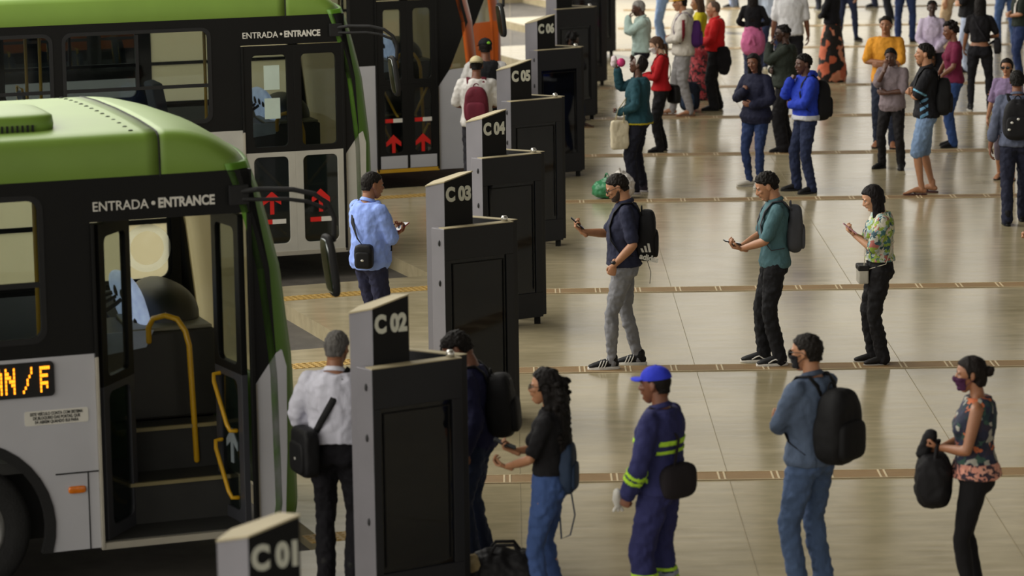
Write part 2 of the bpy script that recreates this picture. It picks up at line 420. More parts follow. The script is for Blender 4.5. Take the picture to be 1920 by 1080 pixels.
def rrect(x0, x1, z0, z1, r, n=5):
    pts = []
    for cx, cz, a0 in ((x1-r, z0+r, -90), (x1-r, z1-r, 0), (x0+r, z1-r, 90), (x0+r, z0+r, 180)):
        for k in range(n+1):
            a = math.radians(a0+90*k/n); pts.append((cx+r*math.cos(a), cz+r*math.sin(a)))
    return pts
def hole_panel(mb, X0, X1, Z0, Z1, hole, y0, y1):
    """wall rectangle with a rounded opening, thick from y0 to y1"""
    x0, x1, z0, z1, r = hole; inn = rrect(x0, x1, z0, z1, r); n = len(inn); m = n//4
    out = []
    corner = ((X1, Z0), (X1, Z1), (X0, Z1), (X0, Z0))
    for c in range(4):
        for k in range(m): out.append(corner[c])
    vs = []; 
    for y in (y0, y1):
        vs += [(a, y, b) for a, b in inn] + [(a, y, b) for a, b in out]
    fs = []
    for i in range(n):
        j = (i+1) % n
        fs.append((i, j, n+j, n+i)); fs.append((2*n+i, 2*n+j, 3*n+j, 3*n+i)); fs.append((i, j, 2*n+j, 2*n+i)); fs.append((n+i, n+j, 3*n+j, 3*n+i))
    mb.add(vs, fs)
def us(z):
    """front outline of the body seen from the side"""
    P = [(0.10, 1.36), (0.3, 1.40), (1.3, 1.385), (2.0, 1.31), (2.5, 1.19), (2.83, 1.07), (3.0, 0.95), (3.1, 0.8)]
    for (a, u), (b, v) in zip(P, P[1:]):
        if z <= b: return u+(v-u)*(z-a)/(b-a)
    return P[-1][1]
FRONT_T = [0, .004, .010, .02, .035, .055, .08, .12, .2, .3, .4, .5, .6, .7, .8, .88, .92, 0.945, .965, .98, .99, .996, 1]
def front_pt(t, z, inset=0.0):
    w = abs(2*t-1)
    bul = 0.16*(1-w**2) + 0.12*(1-max(0, (w-0.86)/0.14)**2.2) if w > 0.86 else 0.16*(1-w**2)+0.12
    return (us(z)-0.10+bul-inset, 2.5*t, z)
def front_sheet(mb, t0, t1, z0, z1, th=0.04, nz=10):
    ts = [t for t in FRONT_T if t0-1e-6 <= t <= t1+1e-6]; zs = [z0+(z1-z0)*i/nz for i in range(nz+1)]
    n = len(ts); vs = [front_pt(t, z) for z in zs for t in ts] + [front_pt(t, z, th) for z in zs for t in ts]
    o = n*len(zs); fs = []
    for i in range(nz):
        for k in range(n-1):
            a = i*n+k; fs.append((a, a+1, a+n+1, a+n)); fs.append((o+a, o+a+n, o+a+n+1, o+a+1))
    for i in range(nz):
        for k in (0, n-1):
            a = i*n+k; fs.append((a, a+n, o+a+n, o+a))
    for i in (0, nz):
        for k in range(n-1):
            a = i*n+k; fs.append((a, a+1, o+a+1, o+a))
    mb.add(vs, fs)
FONT3x5 = {}
DOT = {'M': ['10001', '11011', '10101', '10101', '10001', '10001', '10001'], 'A': ['01110', '11011', '10001', '10001', '11111', '10001', '10001'],
       'N': ['10001', '11001', '11101', '10111', '10011', '10001', '10001'], '/': ['00001', '00001', '00010', '00100', '00100', '01000', '10000'],
       'F': ['11110', '10000', '10100', '11110', '10010', '10000', '11100'], 'R': ['11110', '10001', '10001', '11110', '10100', '10010', '10001'], ' ': ['000']*7, 'U': ['10001']*6+['01110']}
DOT['F'] = ['11111', '10000', '11110', '10000', '11110', '10010', '10000']

def door_leaf(name, w, z0, z1, parent, M, style, arrow=None, hinge=0, handle=1, paper=False):
    """a glazed door leaf built along +x from its hinge edge; M places it in the bus"""
    fr_m, low_m = style['door'], style['door_low']
    g = bpy.data.objects.new(name, None); COL.objects.link(g); g.parent = parent; g.matrix_local = M; g.empty_display_size = 0.1
    zb = 1.21 if style['split'] else z0+0.02
    f = MB(); hole_panel(f, 0.0, w, 1.25, z1, (0.085, w-0.075, 1.31, z1-0.10, 0.05), -0.02, 0.025)
    f.build('upper_frame', fr_m, g, bevel=0.004)
    f = MB(); hole_panel(f, 0.0, w, z0, 1.25, (0.085, w-0.075, z0+(0.10 if style['split'] else 0.22), 1.20, 0.06), -0.02, 0.025)
    if not style['split']:
        f.build('lower_frame', fr_m, g)
        q = MB(); q.box((w/2, -0.024, z0+0.10), (w-0.04, 0.01, 0.16)); q.build('kick_plate', low_m, g)
    else: f.build('lower_frame', low_m, g, bevel=0.004)
    q = MB(); q.prism(rrect(0.078, w-0.068, 1.30, z1-0.09, 0.05), -0.004, 0.006, 'y'); q.build('upper_glass', M_DOORGL, g)
    q = MB(); q.prism(rrect(0.078, w-0.068, z0+0.09, 1.21, 0.06), -0.004, 0.006, 'y'); q.build('lower_glass', M_DARKGL if style['split'] else M_DOORGL, g)
    q = MB(); q.prism(rrect(0.07, w-0.06, 1.29, z1-0.085, 0.055), -0.012, -0.008, 'y')
    sx = handle
    for za, zb2 in ((1.20, 0.84), (0.72, 0.36)):
        xa, xb = (0.10, w-0.12) if sx > 0 else (w-0.10, 0.12)
        h = MB(); h.tube([(xa, 0.03, za), (xa, 0.075, za-0.005), (xa+(xb-xa)*0.10, 0.085, za-0.05), (xa+(xb-xa)*0.88, 0.085, zb2+0.04), (xb, 0.075, zb2), (xb, 0.03, zb2-0.005)], 0.016, 10)
        h.build('grab_handle', M_YEL, g, smooth=True)
    if arrow:
        cx, cz, s = w*0.5, 0.74 if style['split'] else 0.52, 0.10
        a = MB(); a.prism([(cx-0.022, cz-0.16), (cx+0.022, cz-0.16), (cx+0.022, cz-0.01), (cx+s, cz-0.06), (cx+s, cz-0.005), (cx, cz+0.09), (cx-s, cz-0.005), (cx-s, cz-0.06), (cx-0.022, cz-0.01)], *((-0.012, -0.006) if arrow is M_RED else (0.008, 0.014)), 'y')
        a.build('entry_arrow', arrow, g)
        if arrow is M_RED:
            cz2 = cz-0.24 if style['split'] else cz+0.27
            r = MB(); r.box((cx-0.06, -0.009, cz2), (0.12, 0.006, 0.05)); r.build('red_label', M_RED, g)
            r = MB(); r.box((cx+0.075, -0.009, cz2), (0.15, 0.006, 0.05)); r.build('white_label', M_WHITE, g)
    if paper:
        p = MB(); p.box((w*0.56, -0.012, 2.05), (0.17, 0.004, 0.26)); p.box((w*0.56, -0.012, 1.72), (0.17, 0.004, 0.22)); p.build('paper_notice', mat('notice_paper', '#b9c9bd', 0.6, var=0.05), g)
    return g

def make_bus(name, label, A, yaw, style, u0=-8.0):
    root = empty(name, (A[0], A[1], 0), yaw); tag(root, label, 'bus', 'city buses at the boarding bays')
    Wd = 2.5; side, skirt, trimc = style['side'], style['skirt'], style['trim']
    zb, zt = style['belt'], 2.70
    dw = style['doorw']; zd = style['doorh']
    # door-side lower panel with wheel arches
    def arch(uc, r, z0):
        a0 = math.asin((0.33-z0)/r) if r > 0.33-z0 else 0.3
        a0 = -math.asin((0.33-z0)/r)
        return [(uc-r*math.cos(a0+(PI-2*a0)*k/22), 0.33+r*math.sin(a0+(PI-2*a0)*k/22)) for k in range(23)]
    fw, rw, R = -0.95, -6.3, 0.64
    for y0, y1, uend in ((-0.0, 0.05, 0.0), (Wd-0.05, Wd, 1.12)):
        lo = [(u0, 0.14)] + arch(rw, R, 0.14) + arch(fw, R, 0.14) + [(uend, 0.14), (uend, zb), (u0, zb)]
        mb = MB(); mb.prism(lo, y0, y1, 'y'); mb.build('skirt_panel', skirt, root)
        for uc in (fw, rw):
            q = MB(); P = arch(uc, R, 0.14); P2 = arch(uc, R-0.07, 0.14)
            q.prism(P+P2[::-1], y0-0.012 if y0 < 1 else y0, y1 if y0 < 1 else y1+0.012, 'y'); q.build('wheel_arch', M_RUB, root)
            w = empty('wheel'); w.parent = root; yy = 0.02 if y0 < 1 else Wd-0.02; sg = 1 if y0 < 1 else -1
            w.location = (uc, yy, 0.33)
            t = MB(); t.lathe([(0.30, 0.02*sg), (0.36, 0.0), (0.44, 0.0), (0.475, 0.03*sg), (0.48, 0.14*sg), (0.475, 0.25*sg), (0.44, 0.28*sg), (0.30, 0.27*sg), (0.30, 0.02*sg)], (0, 0, 0)); t.build('tyre', M_TYRE, w, smooth=True)
            t = MB(); t.lathe([(0.30, 0.03*sg), (0.27, 0.015*sg), (0.255, 0.06*sg), (0.16, 0.10*sg), (0.14, 0.04*sg), (0.0001, 0.035*sg), (0.0001, 0.2*sg), (0.30, 0.2*sg), (0.30, 0.03*sg)], (0, 0, 0)); t.build('rim', M_RIM, w, smooth=True)
            t = MB()
            for k in range(10): t.ell((0.20*math.cos(k*PI/5), 0.05*sg, 0.20*math.sin(k*PI/5)), (0.016, 0.03, 0.016), seg=8, rg=6)
            t.build('wheel_nuts', M_ALU, w, smooth=True)
    # hidden inner skirt (wheel boxes) and floor
    fl = MB(); fl.prism([(u0, 0.05), (0.0, 0.05), (0.0, 1.0), (1.08, 1.0), (1.08, Wd-0.05), (u0, Wd-0.05)], 0.70, 0.78); fl.build('deck', M_INT, root)
    ub = MB(); ub.prism([(u0, 0.35), (-0.05, 0.35), (-0.05, 0.95), (1.0, 0.95), (1.0, Wd-0.35), (u0, Wd-0.35)], 0.16, 0.70); ub.build('chassis', M_INT, root)
    # window band
    for y0, y1, us_, n, first in ((0.0, 0.05, -0.25, 5, -0.30), (Wd-0.05, Wd, 1.12, 6, 1.0)):
        band = MB(); x1 = us_; glass = []; step = 1.65
        for i in range(n):
            a1 = x1; a0 = max(u0, x1-step) if i < n-1 else u0
            h1 = a1-0.06 if not (i == 0 and y0 < 1) else -0.35+0.02; h0 = a0+0.06 if i < n-1 else a1-step+0.06
            if i == 0 and y0 > 1: a1 = 1.24; h1 = 1.17; a0 = -0.55; h0 = -0.48
            if i == 0 and y0 < 1: a0 = -1.95; h0 = -1.89; h1 = -0.33
            zl = 1.61 if not (i == 0 and y0 > 1) else 1.54; hole_panel(band, a0, a1, zb, zt, (h0, h1, zl, 2.60, 0.09), y0, y1)
            glass.append((h0, h1)); x1 = a0
        if y0 < 1: band.prism([(us_, zb), (0.0, zb), (0.0, zt), (us_, zt)], y0, y1, 'y')
        band.build('window_band', side, root)
        for h0, h1 in glass:
            f = MB(); dz_ = -0.07 if (y0 > 1 and h1 > 1.0) else 0; P = rrect(h0-0.012, h1+0.012, 1.598+dz_, 2.612, 0.1); Q = rrect(h0+0.025, h1-0.025, 1.635+dz_, 2.575, 0.075)
            ya, yb = (y0-0.008, y0+0.03) if y0 < 1 else (y1-0.03, y1+0.008)
            n_ = len(P); vs = [(a, y, b) for y in (ya, yb) for a, b in P] + [(a, y, b) for y in (ya, yb) for a, b in Q]
            fs = []
            for i in range(n_):
                j = (i+1) % n_
                fs += [(i, j, 2*n_+j, 2*n_+i), (n_+i, n_+j, 3*n_+j, 3*n_+i), (i, j, n_+j, n_+i), (2*n_+i, 2*n_+j, 3*n_+j, 3*n_+i)]
            f.add(vs, fs); yc = (ya+yb)/2
            f.box(((h0+h1)/2, yc, 2.0), (h1-h0-0.04, 0.03, 0.035)); f.box((h0+(h1-h0)*0.5, yc, 2.29), (0.03, 0.028, 0.55))
            wf = f.build('window_frame', M_RUB, root)
            g = MB(); g.box(((h0+h1)/2, yc+0.004, 2.105+dz_/2), (h1-h0-0.02, 0.008, 0.97-dz_)); g.build('window_glass', M_DUSTY if (y0 > 1 and h1 > 1.0) else M_WIN, wf)
    # header above the door, trim strips, door posts
    mb = MB(); mb.prism([(0.0, zd), (dw+0.02, zd), (dw+0.02, zt), (0.0, zt)], 0.0, 0.06, 'y'); hd = mb.build('door_header', side, root)
    if style['text']:
        me = text_mesh('ENTRADA', 0.092, 0.93, 0.0006, 0.004); w1 = max(v.co.x for v in me.vertices)
        stand_text(me, (0.02, -0.003, 2.475), (1, 0, 0), (0, -1, 0)); link('lettering', me, M_LET, hd)
        me = MB(); me.lathe([(0.0001, -0.004), (0.014, -0.004), (0.014, 0.0), (0.0001, 0.0)], (0.02+w1+0.033, -0.001, 2.508), seg=14); me.build('lettering', M_LET, hd)
        me = text_mesh('ENTRANCE', 0.092, 0.84, 0.0032, 0.004); stand_text(me, (0.02+w1+0.065, -0.003, 2.475), (1, 0, 0), (0, -1, 0)); link('lettering', me, M_LET, hd)
    mb = MB(); mb.box((0.012, -0.006, 0.81), (0.022, 0.05, 1.34)); mb.build('door_post_trim', M_ALU if style['split'] else M_BLACK, root, bevel=0.004)
    mb = MB(); mb.box((0.012, -0.004, 1.93), (0.024, 0.05, 0.92)); mb.box((dw-0.01, 0.0, (zd+0.14)/2), (0.03, 0.05, zd-0.14)); mb.build('door_post', M_BLACK, root, bevel=0.004)
    mb = MB(); mb.box((dw/2, 0.02, 0.15), (dw, 0.09, 0.05)); mb.build('door_sill', M_ALU if style['split'] else M_YEL, root, bevel=0.004)
    # corner panels between door and front mask
    mb = MB(); mb.prism([(dw, zt), (dw, 1.18), (dw+0.16, 1.40), (us(2.0)-0.06, 2.0), (us(2.5)-0.07, 2.5), (us(2.7)-0.06, zt)], 0.0, 0.05, 'y'); mb.build('corner_panel', side, root)
    mb = MB(); mb.prism([(dw, 0.13), (dw, 1.18), (dw+0.16, 1.40), (us(1.4)-0.05, 1.42), (us(1.3)-0.03, 1.3), (us(0.7)-0.05, 0.7), (us(0.13)-0.05, 0.13)], 0.0, 0.05, 'y'); mb.build('corner_skirt', skirt if style['split'] else skirt, root)
    mb = MB(); mb.box((dw+0.01, -0.003, 0.66), (0.015, 0.012, 1.06)); mb.build('corner_trim', M_ALU, root)
    mb = MB(); mb.prism([(dw, zt), (dw, 0.13), (us(0.13)-0.06, 0.13), (us(1.3)-0.06, 1.3), (us(2.0)-0.07, 2.0), (us(2.7)-0.06, zt)], Wd-0.05, Wd, 'y') if False else mb.prism([(1.06, 0.13), (us(0.13)-0.06, 0.13), (us(1.3)-0.06, 1.25), (1.06, 1.25)], Wd-0.05, Wd, 'y'); mb.build('corner_panel', side, root)
    # front mask
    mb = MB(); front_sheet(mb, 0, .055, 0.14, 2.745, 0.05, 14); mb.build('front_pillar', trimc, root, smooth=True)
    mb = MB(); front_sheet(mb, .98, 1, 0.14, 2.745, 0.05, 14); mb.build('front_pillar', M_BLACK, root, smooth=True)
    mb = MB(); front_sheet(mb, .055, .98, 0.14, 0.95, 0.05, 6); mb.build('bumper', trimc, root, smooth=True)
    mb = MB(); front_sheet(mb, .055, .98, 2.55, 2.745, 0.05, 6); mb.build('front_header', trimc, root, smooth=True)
    mb = MB(); front_sheet(mb, .055, .98, 0.95, 2.55, 0.012, 8); mb.build('windshield', M_SHIELD, root, smooth=True)
    # roof
    prof = [(0, 2.69), (0.004, 2.80), (0.010, 2.92), (0.028, 2.965), (0.07, 2.985), (0.2, 2.995), (0.6, 3.012), (1.25, 3.02)]
    prof = prof + [(Wd-y, z) for y, z in prof[-2::-1]]
    def roof_part(st, nm, m):
        vs = []; n = len(prof)
        for u, k in st:
            for y, z in prof:
                if k <= 0: vs.append((u, y, z))
                else:
                    ue = front_pt(min(1, max(0, y/Wd)), 2.75)[0]-0.01; zz = z-max(0, z-2.735)*k**2.4
                    yy = 1.25+(y-1.25)*(1-0.012*k**3)
                    vs.append((0.505+(ue-0.505)*k, yy, zz))
        vs2 = [(a-0.01, 1.25+(b-1.25)*0.985, c-0.04) for a, b, c in vs]
        fs = []; o = len(vs)
        for i in range(len(st)-1):
            for k in range(n-1):
                a = i*n+k; fs.append((a, a+1, a+n+1, a+n)); fs.append((o+a, o+a+n, o+a+n+1, o+a+1))
            for k in (0, n-1):
                a = i*n+k; fs.append((a, a+n, o+a+n, o+a))
        for i in (0, len(st)-1):
            for k in range(n-1):
                a = i*n+k; fs.append((a, a+1, o+a+1, o+a))
        mb = MB(); mb.add(vs+vs2, fs); return mb.build(nm, m, root, smooth=True)
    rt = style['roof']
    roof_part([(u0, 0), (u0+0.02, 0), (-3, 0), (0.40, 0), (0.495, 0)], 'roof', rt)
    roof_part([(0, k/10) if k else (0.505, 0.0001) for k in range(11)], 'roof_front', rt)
    sm = MB(); sp_ = [(0.5, y, z+0.001) for y, z in prof]; sm.tube(sp_, 0.006, 6, (1, 0, 0)); sm.build('roof_seam', M_RUB, root)
    if style['hatch']:
        h = MB(); h.ell((-0.66, 0.75, 3.035), (0.55, 0.42, 0.085), seg=32, rg=12, p=0.35); ht = h.build('roof_hatch', rt, root, smooth=True)
        v = MB()
        for k in range(8): v.box((-0.54+0.035*k, 0.335, 3.02), (0.014, 0.03, 0.05))
        v.build('hatch_louvres', M_RUB, ht)
        v = MB(); v.box((-0.83, 0.35, 3.015), (0.12, 0.06, 0.07)); v.build('hatch_latch', M_RUB, ht)
    r = MB()
    for k in range(14): r.ell((0.34, 0.15+0.17*k, 2.992+0.026*(1-((k-6.5)/6.5)**2)), (0.018, 0.014, 0.008), seg=8, rg=5)
    r.build('roof_rivets', M_RUB, root)
    bk = MB(); bk.prism([(0.0, 0.14), (Wd, 0.14), (Wd, 2.72), (0.0, 2.72)], u0-0.03, u0, 'x'); bk.build('rear_panel', side, root)
    if style['hatch']:
        r = MB(); r.lathe([(0.13, 0), (0.155, -0.004), (0.185, 0), (0.155, 0.002), (0.13, 0)], (0.98, Wd-0.035, 1.80)); r.build('dust_ring', M_DUST, root)
    # inside: steps, engine cover, dashboard, seats, poles
    st = MB(); st.box((dw/2, 0.22, 0.155), (dw-0.06, 0.40, 0.05)); st.box((dw/2, 0.70, 0.30), (dw-0.06, 0.62, 0.34)); st.box((dw/2, 0.90, 0.62), (dw-0.06, 0.30, 0.32)); st.build('steps', M_INT, root)
    st = MB(); st.box((dw/2, 0.385, 0.465), (dw-0.10, 0.03, 0.025)); st.box((dw/2, 0.745, 0.775), (dw-0.10, 0.03, 0.025)); st.build('step_nosing', M_STEP, root)
    eb = MB(); eb.prism([(0.25, 0.78), (1.12, 0.78), (1.12, 1.42), (0.34, 1.42), (0.25, 1.30)], 1.02, 1.75, 'y'); eb.build('engine_box', M_DASH, root, bevel=0.02)
    eb = MB(); eb.prism([(0.50, 1.04), (1.10, 1.04), (1.10, 1.73), (0.55, 1.73)], 1.42, 1.445); eb.build('engine_cover', M_COVER, root, bevel=0.008)
    pp = MB(); pp.prism([(0.26, 1.28), (0.60, 1.32), (0.66, 1.44), (0.30, 1.44)], 1.0, 1.015, 'y'); pp.build('paper_sheet', M_PAPER, root)
    ds = MB(); ds.ell((0.87, 1.70, 1.41), (0.25, 0.50, 0.28), Matrix.Rotation(math.radians(26), 3, 'Y'), seg=28, rg=16, p=0.85); dsh = ds.build('dashboard', M_DASH, root, smooth=True)
    gg = MB(); gg.ell((0.64, 1.64, 1.53), (0.06, 0.46, 0.24), Matrix.Rotation(math.radians(-14), 3, 'Y'), seg=28, rg=12, p=0.7); gg.build('instrument_panel', M_GAUGE, dsh, smooth=True)
    for (dy, dz, r) in ((-0.25, 0.08, 0.05), (-0.1, 0.10, 0.06), (0.1, 0.1, 0.07), (-0.3, -0.08, 0.04), (-0.18, -0.10, 0.05), (0.05, -0.12, 0.05), (0.25, 0.0, 0.05)):
        gg = MB(); gg.ell((0.592-0.25*dz, 1.64+dy, 1.53+dz), (0.02, r, r*0.75), seg=14, rg=8); gg.build('instrument_dial', M_RUB, dsh, smooth=True)
    sw = MB(); C_ = Vector((0.42, 1.78, 1.50)); tl = Matrix.Rotation(math.radians(-25), 3, 'Y')
    sw.tube([C_ + tl @ Vector((0.23*math.cos(2*PI*k/24), 0.23*math.sin(2*PI*k/24), 0)) for k in range(25)], 0.016, 8, caps=False)
    sw.tube([C_+tl @ Vector((-0.22, 0, 0)), C_+tl @ Vector((0.22, 0, 0))], 0.014, 8); sw.tube([C_, C_+Vector((0.22, 0, -0.3))], 0.03, 8); sw.build('steering_wheel', M_RUB, root, smooth=True)
    seat = MB(); seat.box((-0.25, 1.8, 1.12), (0.46, 0.48, 0.12)); seat.box((-0.52, 1.8, 1.5), (0.13, 0.46, 0.75), Matrix.Rotation(math.radians(-10), 3, 'Y')); seat.box((-0.3, 1.8, 0.9), (0.3, 0.3, 0.32)); seat.build('driver_seat', M_SEAT, root, bevel=0.03)
    for k in range(4):
        for yy in (0.32, Wd-0.75):
            s = MB(); ux = -1.75-0.85*k; s.box((ux, yy+0.2, 1.16), (0.42, 0.44, 0.08)); s.box((ux-0.22, yy+0.2, 1.50), (0.07, 0.43, 0.62), Matrix.Rotation(math.radians(-9), 3, 'Y')); s.box((ux-0.05, yy+0.2, 0.95), (0.10, 0.3, 0.36)); s.build('passenger_seat', M_SEAT, root, bevel=0.02)
            hb = MB(); hb.tube([(ux-0.27, yy+0.02, 1.5), (ux-0.29, yy+0.02, 1.86), (ux-0.29, yy+0.38, 1.86), (ux-0.27, yy+0.38, 1.5)], 0.014, 8); hb.build('seat_grip', M_YEL, root, smooth=True)
    pl = MB(); y_ = 0.62
    pl.tube([(0.62, y_+0.38, 1.36), (0.62, y_+0.38, 1.46), (0.65, y_+0.35, 1.53), (0.72, y_+0.27, 1.56), (0.79, y_+0.2, 1.54), (0.83, y_+0.14, 1.46), (0.85, y_+0.12, 1.36), (0.88, y_+0.12, 0.52)], 0.021, 10); pl.build('handrail', M_YEL, root, smooth=True)
    for ux, yy in ((-0.2, 0.85), (-2.0, 0.8), (-2.0, 1.7)):
        p = MB(); p.tube([(ux, yy, 0.78), (ux, yy, 2.75)], 0.018, 10); p.build('pole', M_YEL, root, smooth=True)
    p = MB(); p.tube([(-0.10, 0.55, 0.78), (-0.10, 0.55, 1.35), (-0.14, 0.56, 1.46), (-0.22, 0.58, 1.52), (-0.34, 0.6, 1.5)], 0.02, 10); p.build('handrail', M_YEL, root, smooth=True)
    # mirror on a curved arm
    ar = MB(); zz = 2.53
    ar.tube([(1.05, -0.03, zz+0.02), (1.15, -0.10, zz+0.04), (1.38, -0.18, zz+0.035), (1.52, -0.22, zz), (1.61, -0.24, zz-0.07), (1.65, -0.25, zz-0.17), (1.645, -0.25, zz-0.32)], 0.018, 10)
    ar.tube([(1.05, -0.03, zz-0.03), (1.15, -0.10, zz-0.03), (1.34, -0.17, zz-0.03), (1.47, -0.21, zz-0.05), (1.59, -0.24, zz-0.10)], 0.014, 10)
    ar.box((1.04, -0.02, zz), (0.13, 0.06, 0.13)); ar.build('mirror_arm', M_RUB, root, smooth=False)
    mr = MB(); mr.ell((1.62, -0.24, 2.03), (0.032, 0.11, 0.22), Matrix.Rotation(math.radians(-7), 3, 'Y'), seg=20, rg=14, p=0.55); mi = mr.build('mirror', M_RUB, root, smooth=True)
    mr = MB(); mr.ell((1.595, -0.24, 2.03), (0.012, 0.09, 0.19), Matrix.Rotation(math.radians(-7), 3, 'Y'), seg=20, rg=12, p=0.5); mr.build('mirror_glass', mat('mirror_silver', '#8d9292', 0.08, metal=1.0, var=0.02), mi, smooth=True)
    # LED line sign, sticker, seams, side marker
    if style['led']:
        q = MB(); P = rrect(-1.6, -0.285, 1.235, 1.475, 0.03); q.prism(P, -0.016, 0.0, 'y'); ls = q.build('line_display', M_RUB, root)
        q = MB(); P1 = rrect(-1.6, -0.285, 1.235, 1.475, 0.03); q.box((-0.95, -0.018, 1.355), (1.20, 0.006, 0.19)); 
        px_ = 0.0140; pz_ = 0.0262; x = -0.322-px_*4
        for chx in 'F / NAU':
            d = MB()
            for r_, row in enumerate(DOT[chx]):
                for c_, b_ in enumerate(row):
                    if b_ == '1': d.box((x+c_*px_, -0.019, 1.434-r_*pz_), (0.0112, 0.006, 0.0212))
            if d.v: d.build('lit_character', M_LED, ls)
            x -= px_*(6.3 if chx != ' ' else 2.2)
    if style['sticker']:
        q = MB(); q.prism(rrect(-0.497, -0.058, 1.035, 1.135, 0.015), -0.004, 0.0, 'y'); sk = q.build('notice_sticker', M_WHITE, root)
        for i, s in enumerate(('ESTE VEÍCULO CONTA COM SISTEMA', 'DE BLOQUEIO DAS PORTAS, QUE', 'SÓ ABREM QUANDO ELE PARA')):
            me = text_mesh(s, 0.029, 0.74, 0.0010, 0.002, 'CENTER'); stand_text(me, (-0.278, -0.005, 1.103-0.028*i), (1, 0, 0), (0, -1, 0)); link('sticker_text', me, M_INK, sk)
        q = MB(); q.box((-0.15, -0.001, 0.682), (0.30, 0.006, 0.010)); q.box((-0.075, -0.001, 0.41), (0.008, 0.006, 0.54)); q.build('panel_seam', M_RUB, root)
        q = MB(); q.ell((-0.155, -0.004, 0.565), (0.062, 0.014, 0.026), p=0.5, seg=20); q.build('side_marker', M_AMB, root, smooth=True)
    # door leaves
    hw = dw/2
    if style['open']:
        def place(u, y, ang): return Matrix.Translation((u, y, 0)) @ Matrix.Rotation(ang, 4, 'Z')
        door_leaf('door_leaf', 0.50, 0.16, zd-0.02, root, place(0.05, 0.05, math.radians(52)), style, None, handle=1)
        door_leaf('door_leaf', 0.50, 0.16, zd-0.02, root, place(dw-0.05, 0.06, math.radians(97)), style, M_ARWG, handle=-1)
    else:
        door_leaf('door_leaf', hw-0.02, 0.16, zd-0.01, root, Matrix.Translation((0.025, 0.0, 0)), style, M_RED, handle=1, paper=style['paper'])
        door_leaf('door_leaf', hw-0.02, 0.16, zd-0.01, root, Matrix.Translation((hw+0.005, 0.0, 0)), style, M_RED, handle=-1)
    return root

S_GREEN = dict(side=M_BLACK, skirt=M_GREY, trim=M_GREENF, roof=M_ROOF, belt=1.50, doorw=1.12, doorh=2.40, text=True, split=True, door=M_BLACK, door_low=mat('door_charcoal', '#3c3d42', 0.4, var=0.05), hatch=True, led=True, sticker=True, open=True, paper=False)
S_GREEN2 = dict(S_GREEN, door_low=mat('door_white', '#b3b0a5', 0.45, var=0.05), hatch=False, led=False, sticker=False, open=False, paper=True, skirt=mat('bus_white_skirt', '#b5b3aa', 0.45, var=0.05))
S_ORANGE = dict(S_GREEN, trim=M_ORANGE, roof=M_BLACK, hatch=False, led=False, sticker=False, open=False, text=False, split=False, door_low=M_GREY, doorw=0.83, doorh=2.32)
make_bus('city_bus', 'green-roofed city bus with its front door open and an orange lit line sign', (-2.85, 21.40), math.radians(20), S_GREEN)
make_bus('city_bus', 'green-roofed city bus with closed white-framed doors bearing red arrows, behind the blue-shirted man', (-2.838, 33.82), math.radians(18), S_GREEN2)
make_bus('city_bus', 'dark bus with orange front pillar and closed black doors marked with red arrows', (-1.69, 40.36), math.radians(20), S_ORANGE)
make_bus('city_bus', 'orange-edged bus farthest along the bays, only its front corner showing past the others', (-1.42, 47.0), math.radians(20), dict(S_ORANGE, skirt=M_ORANGE))
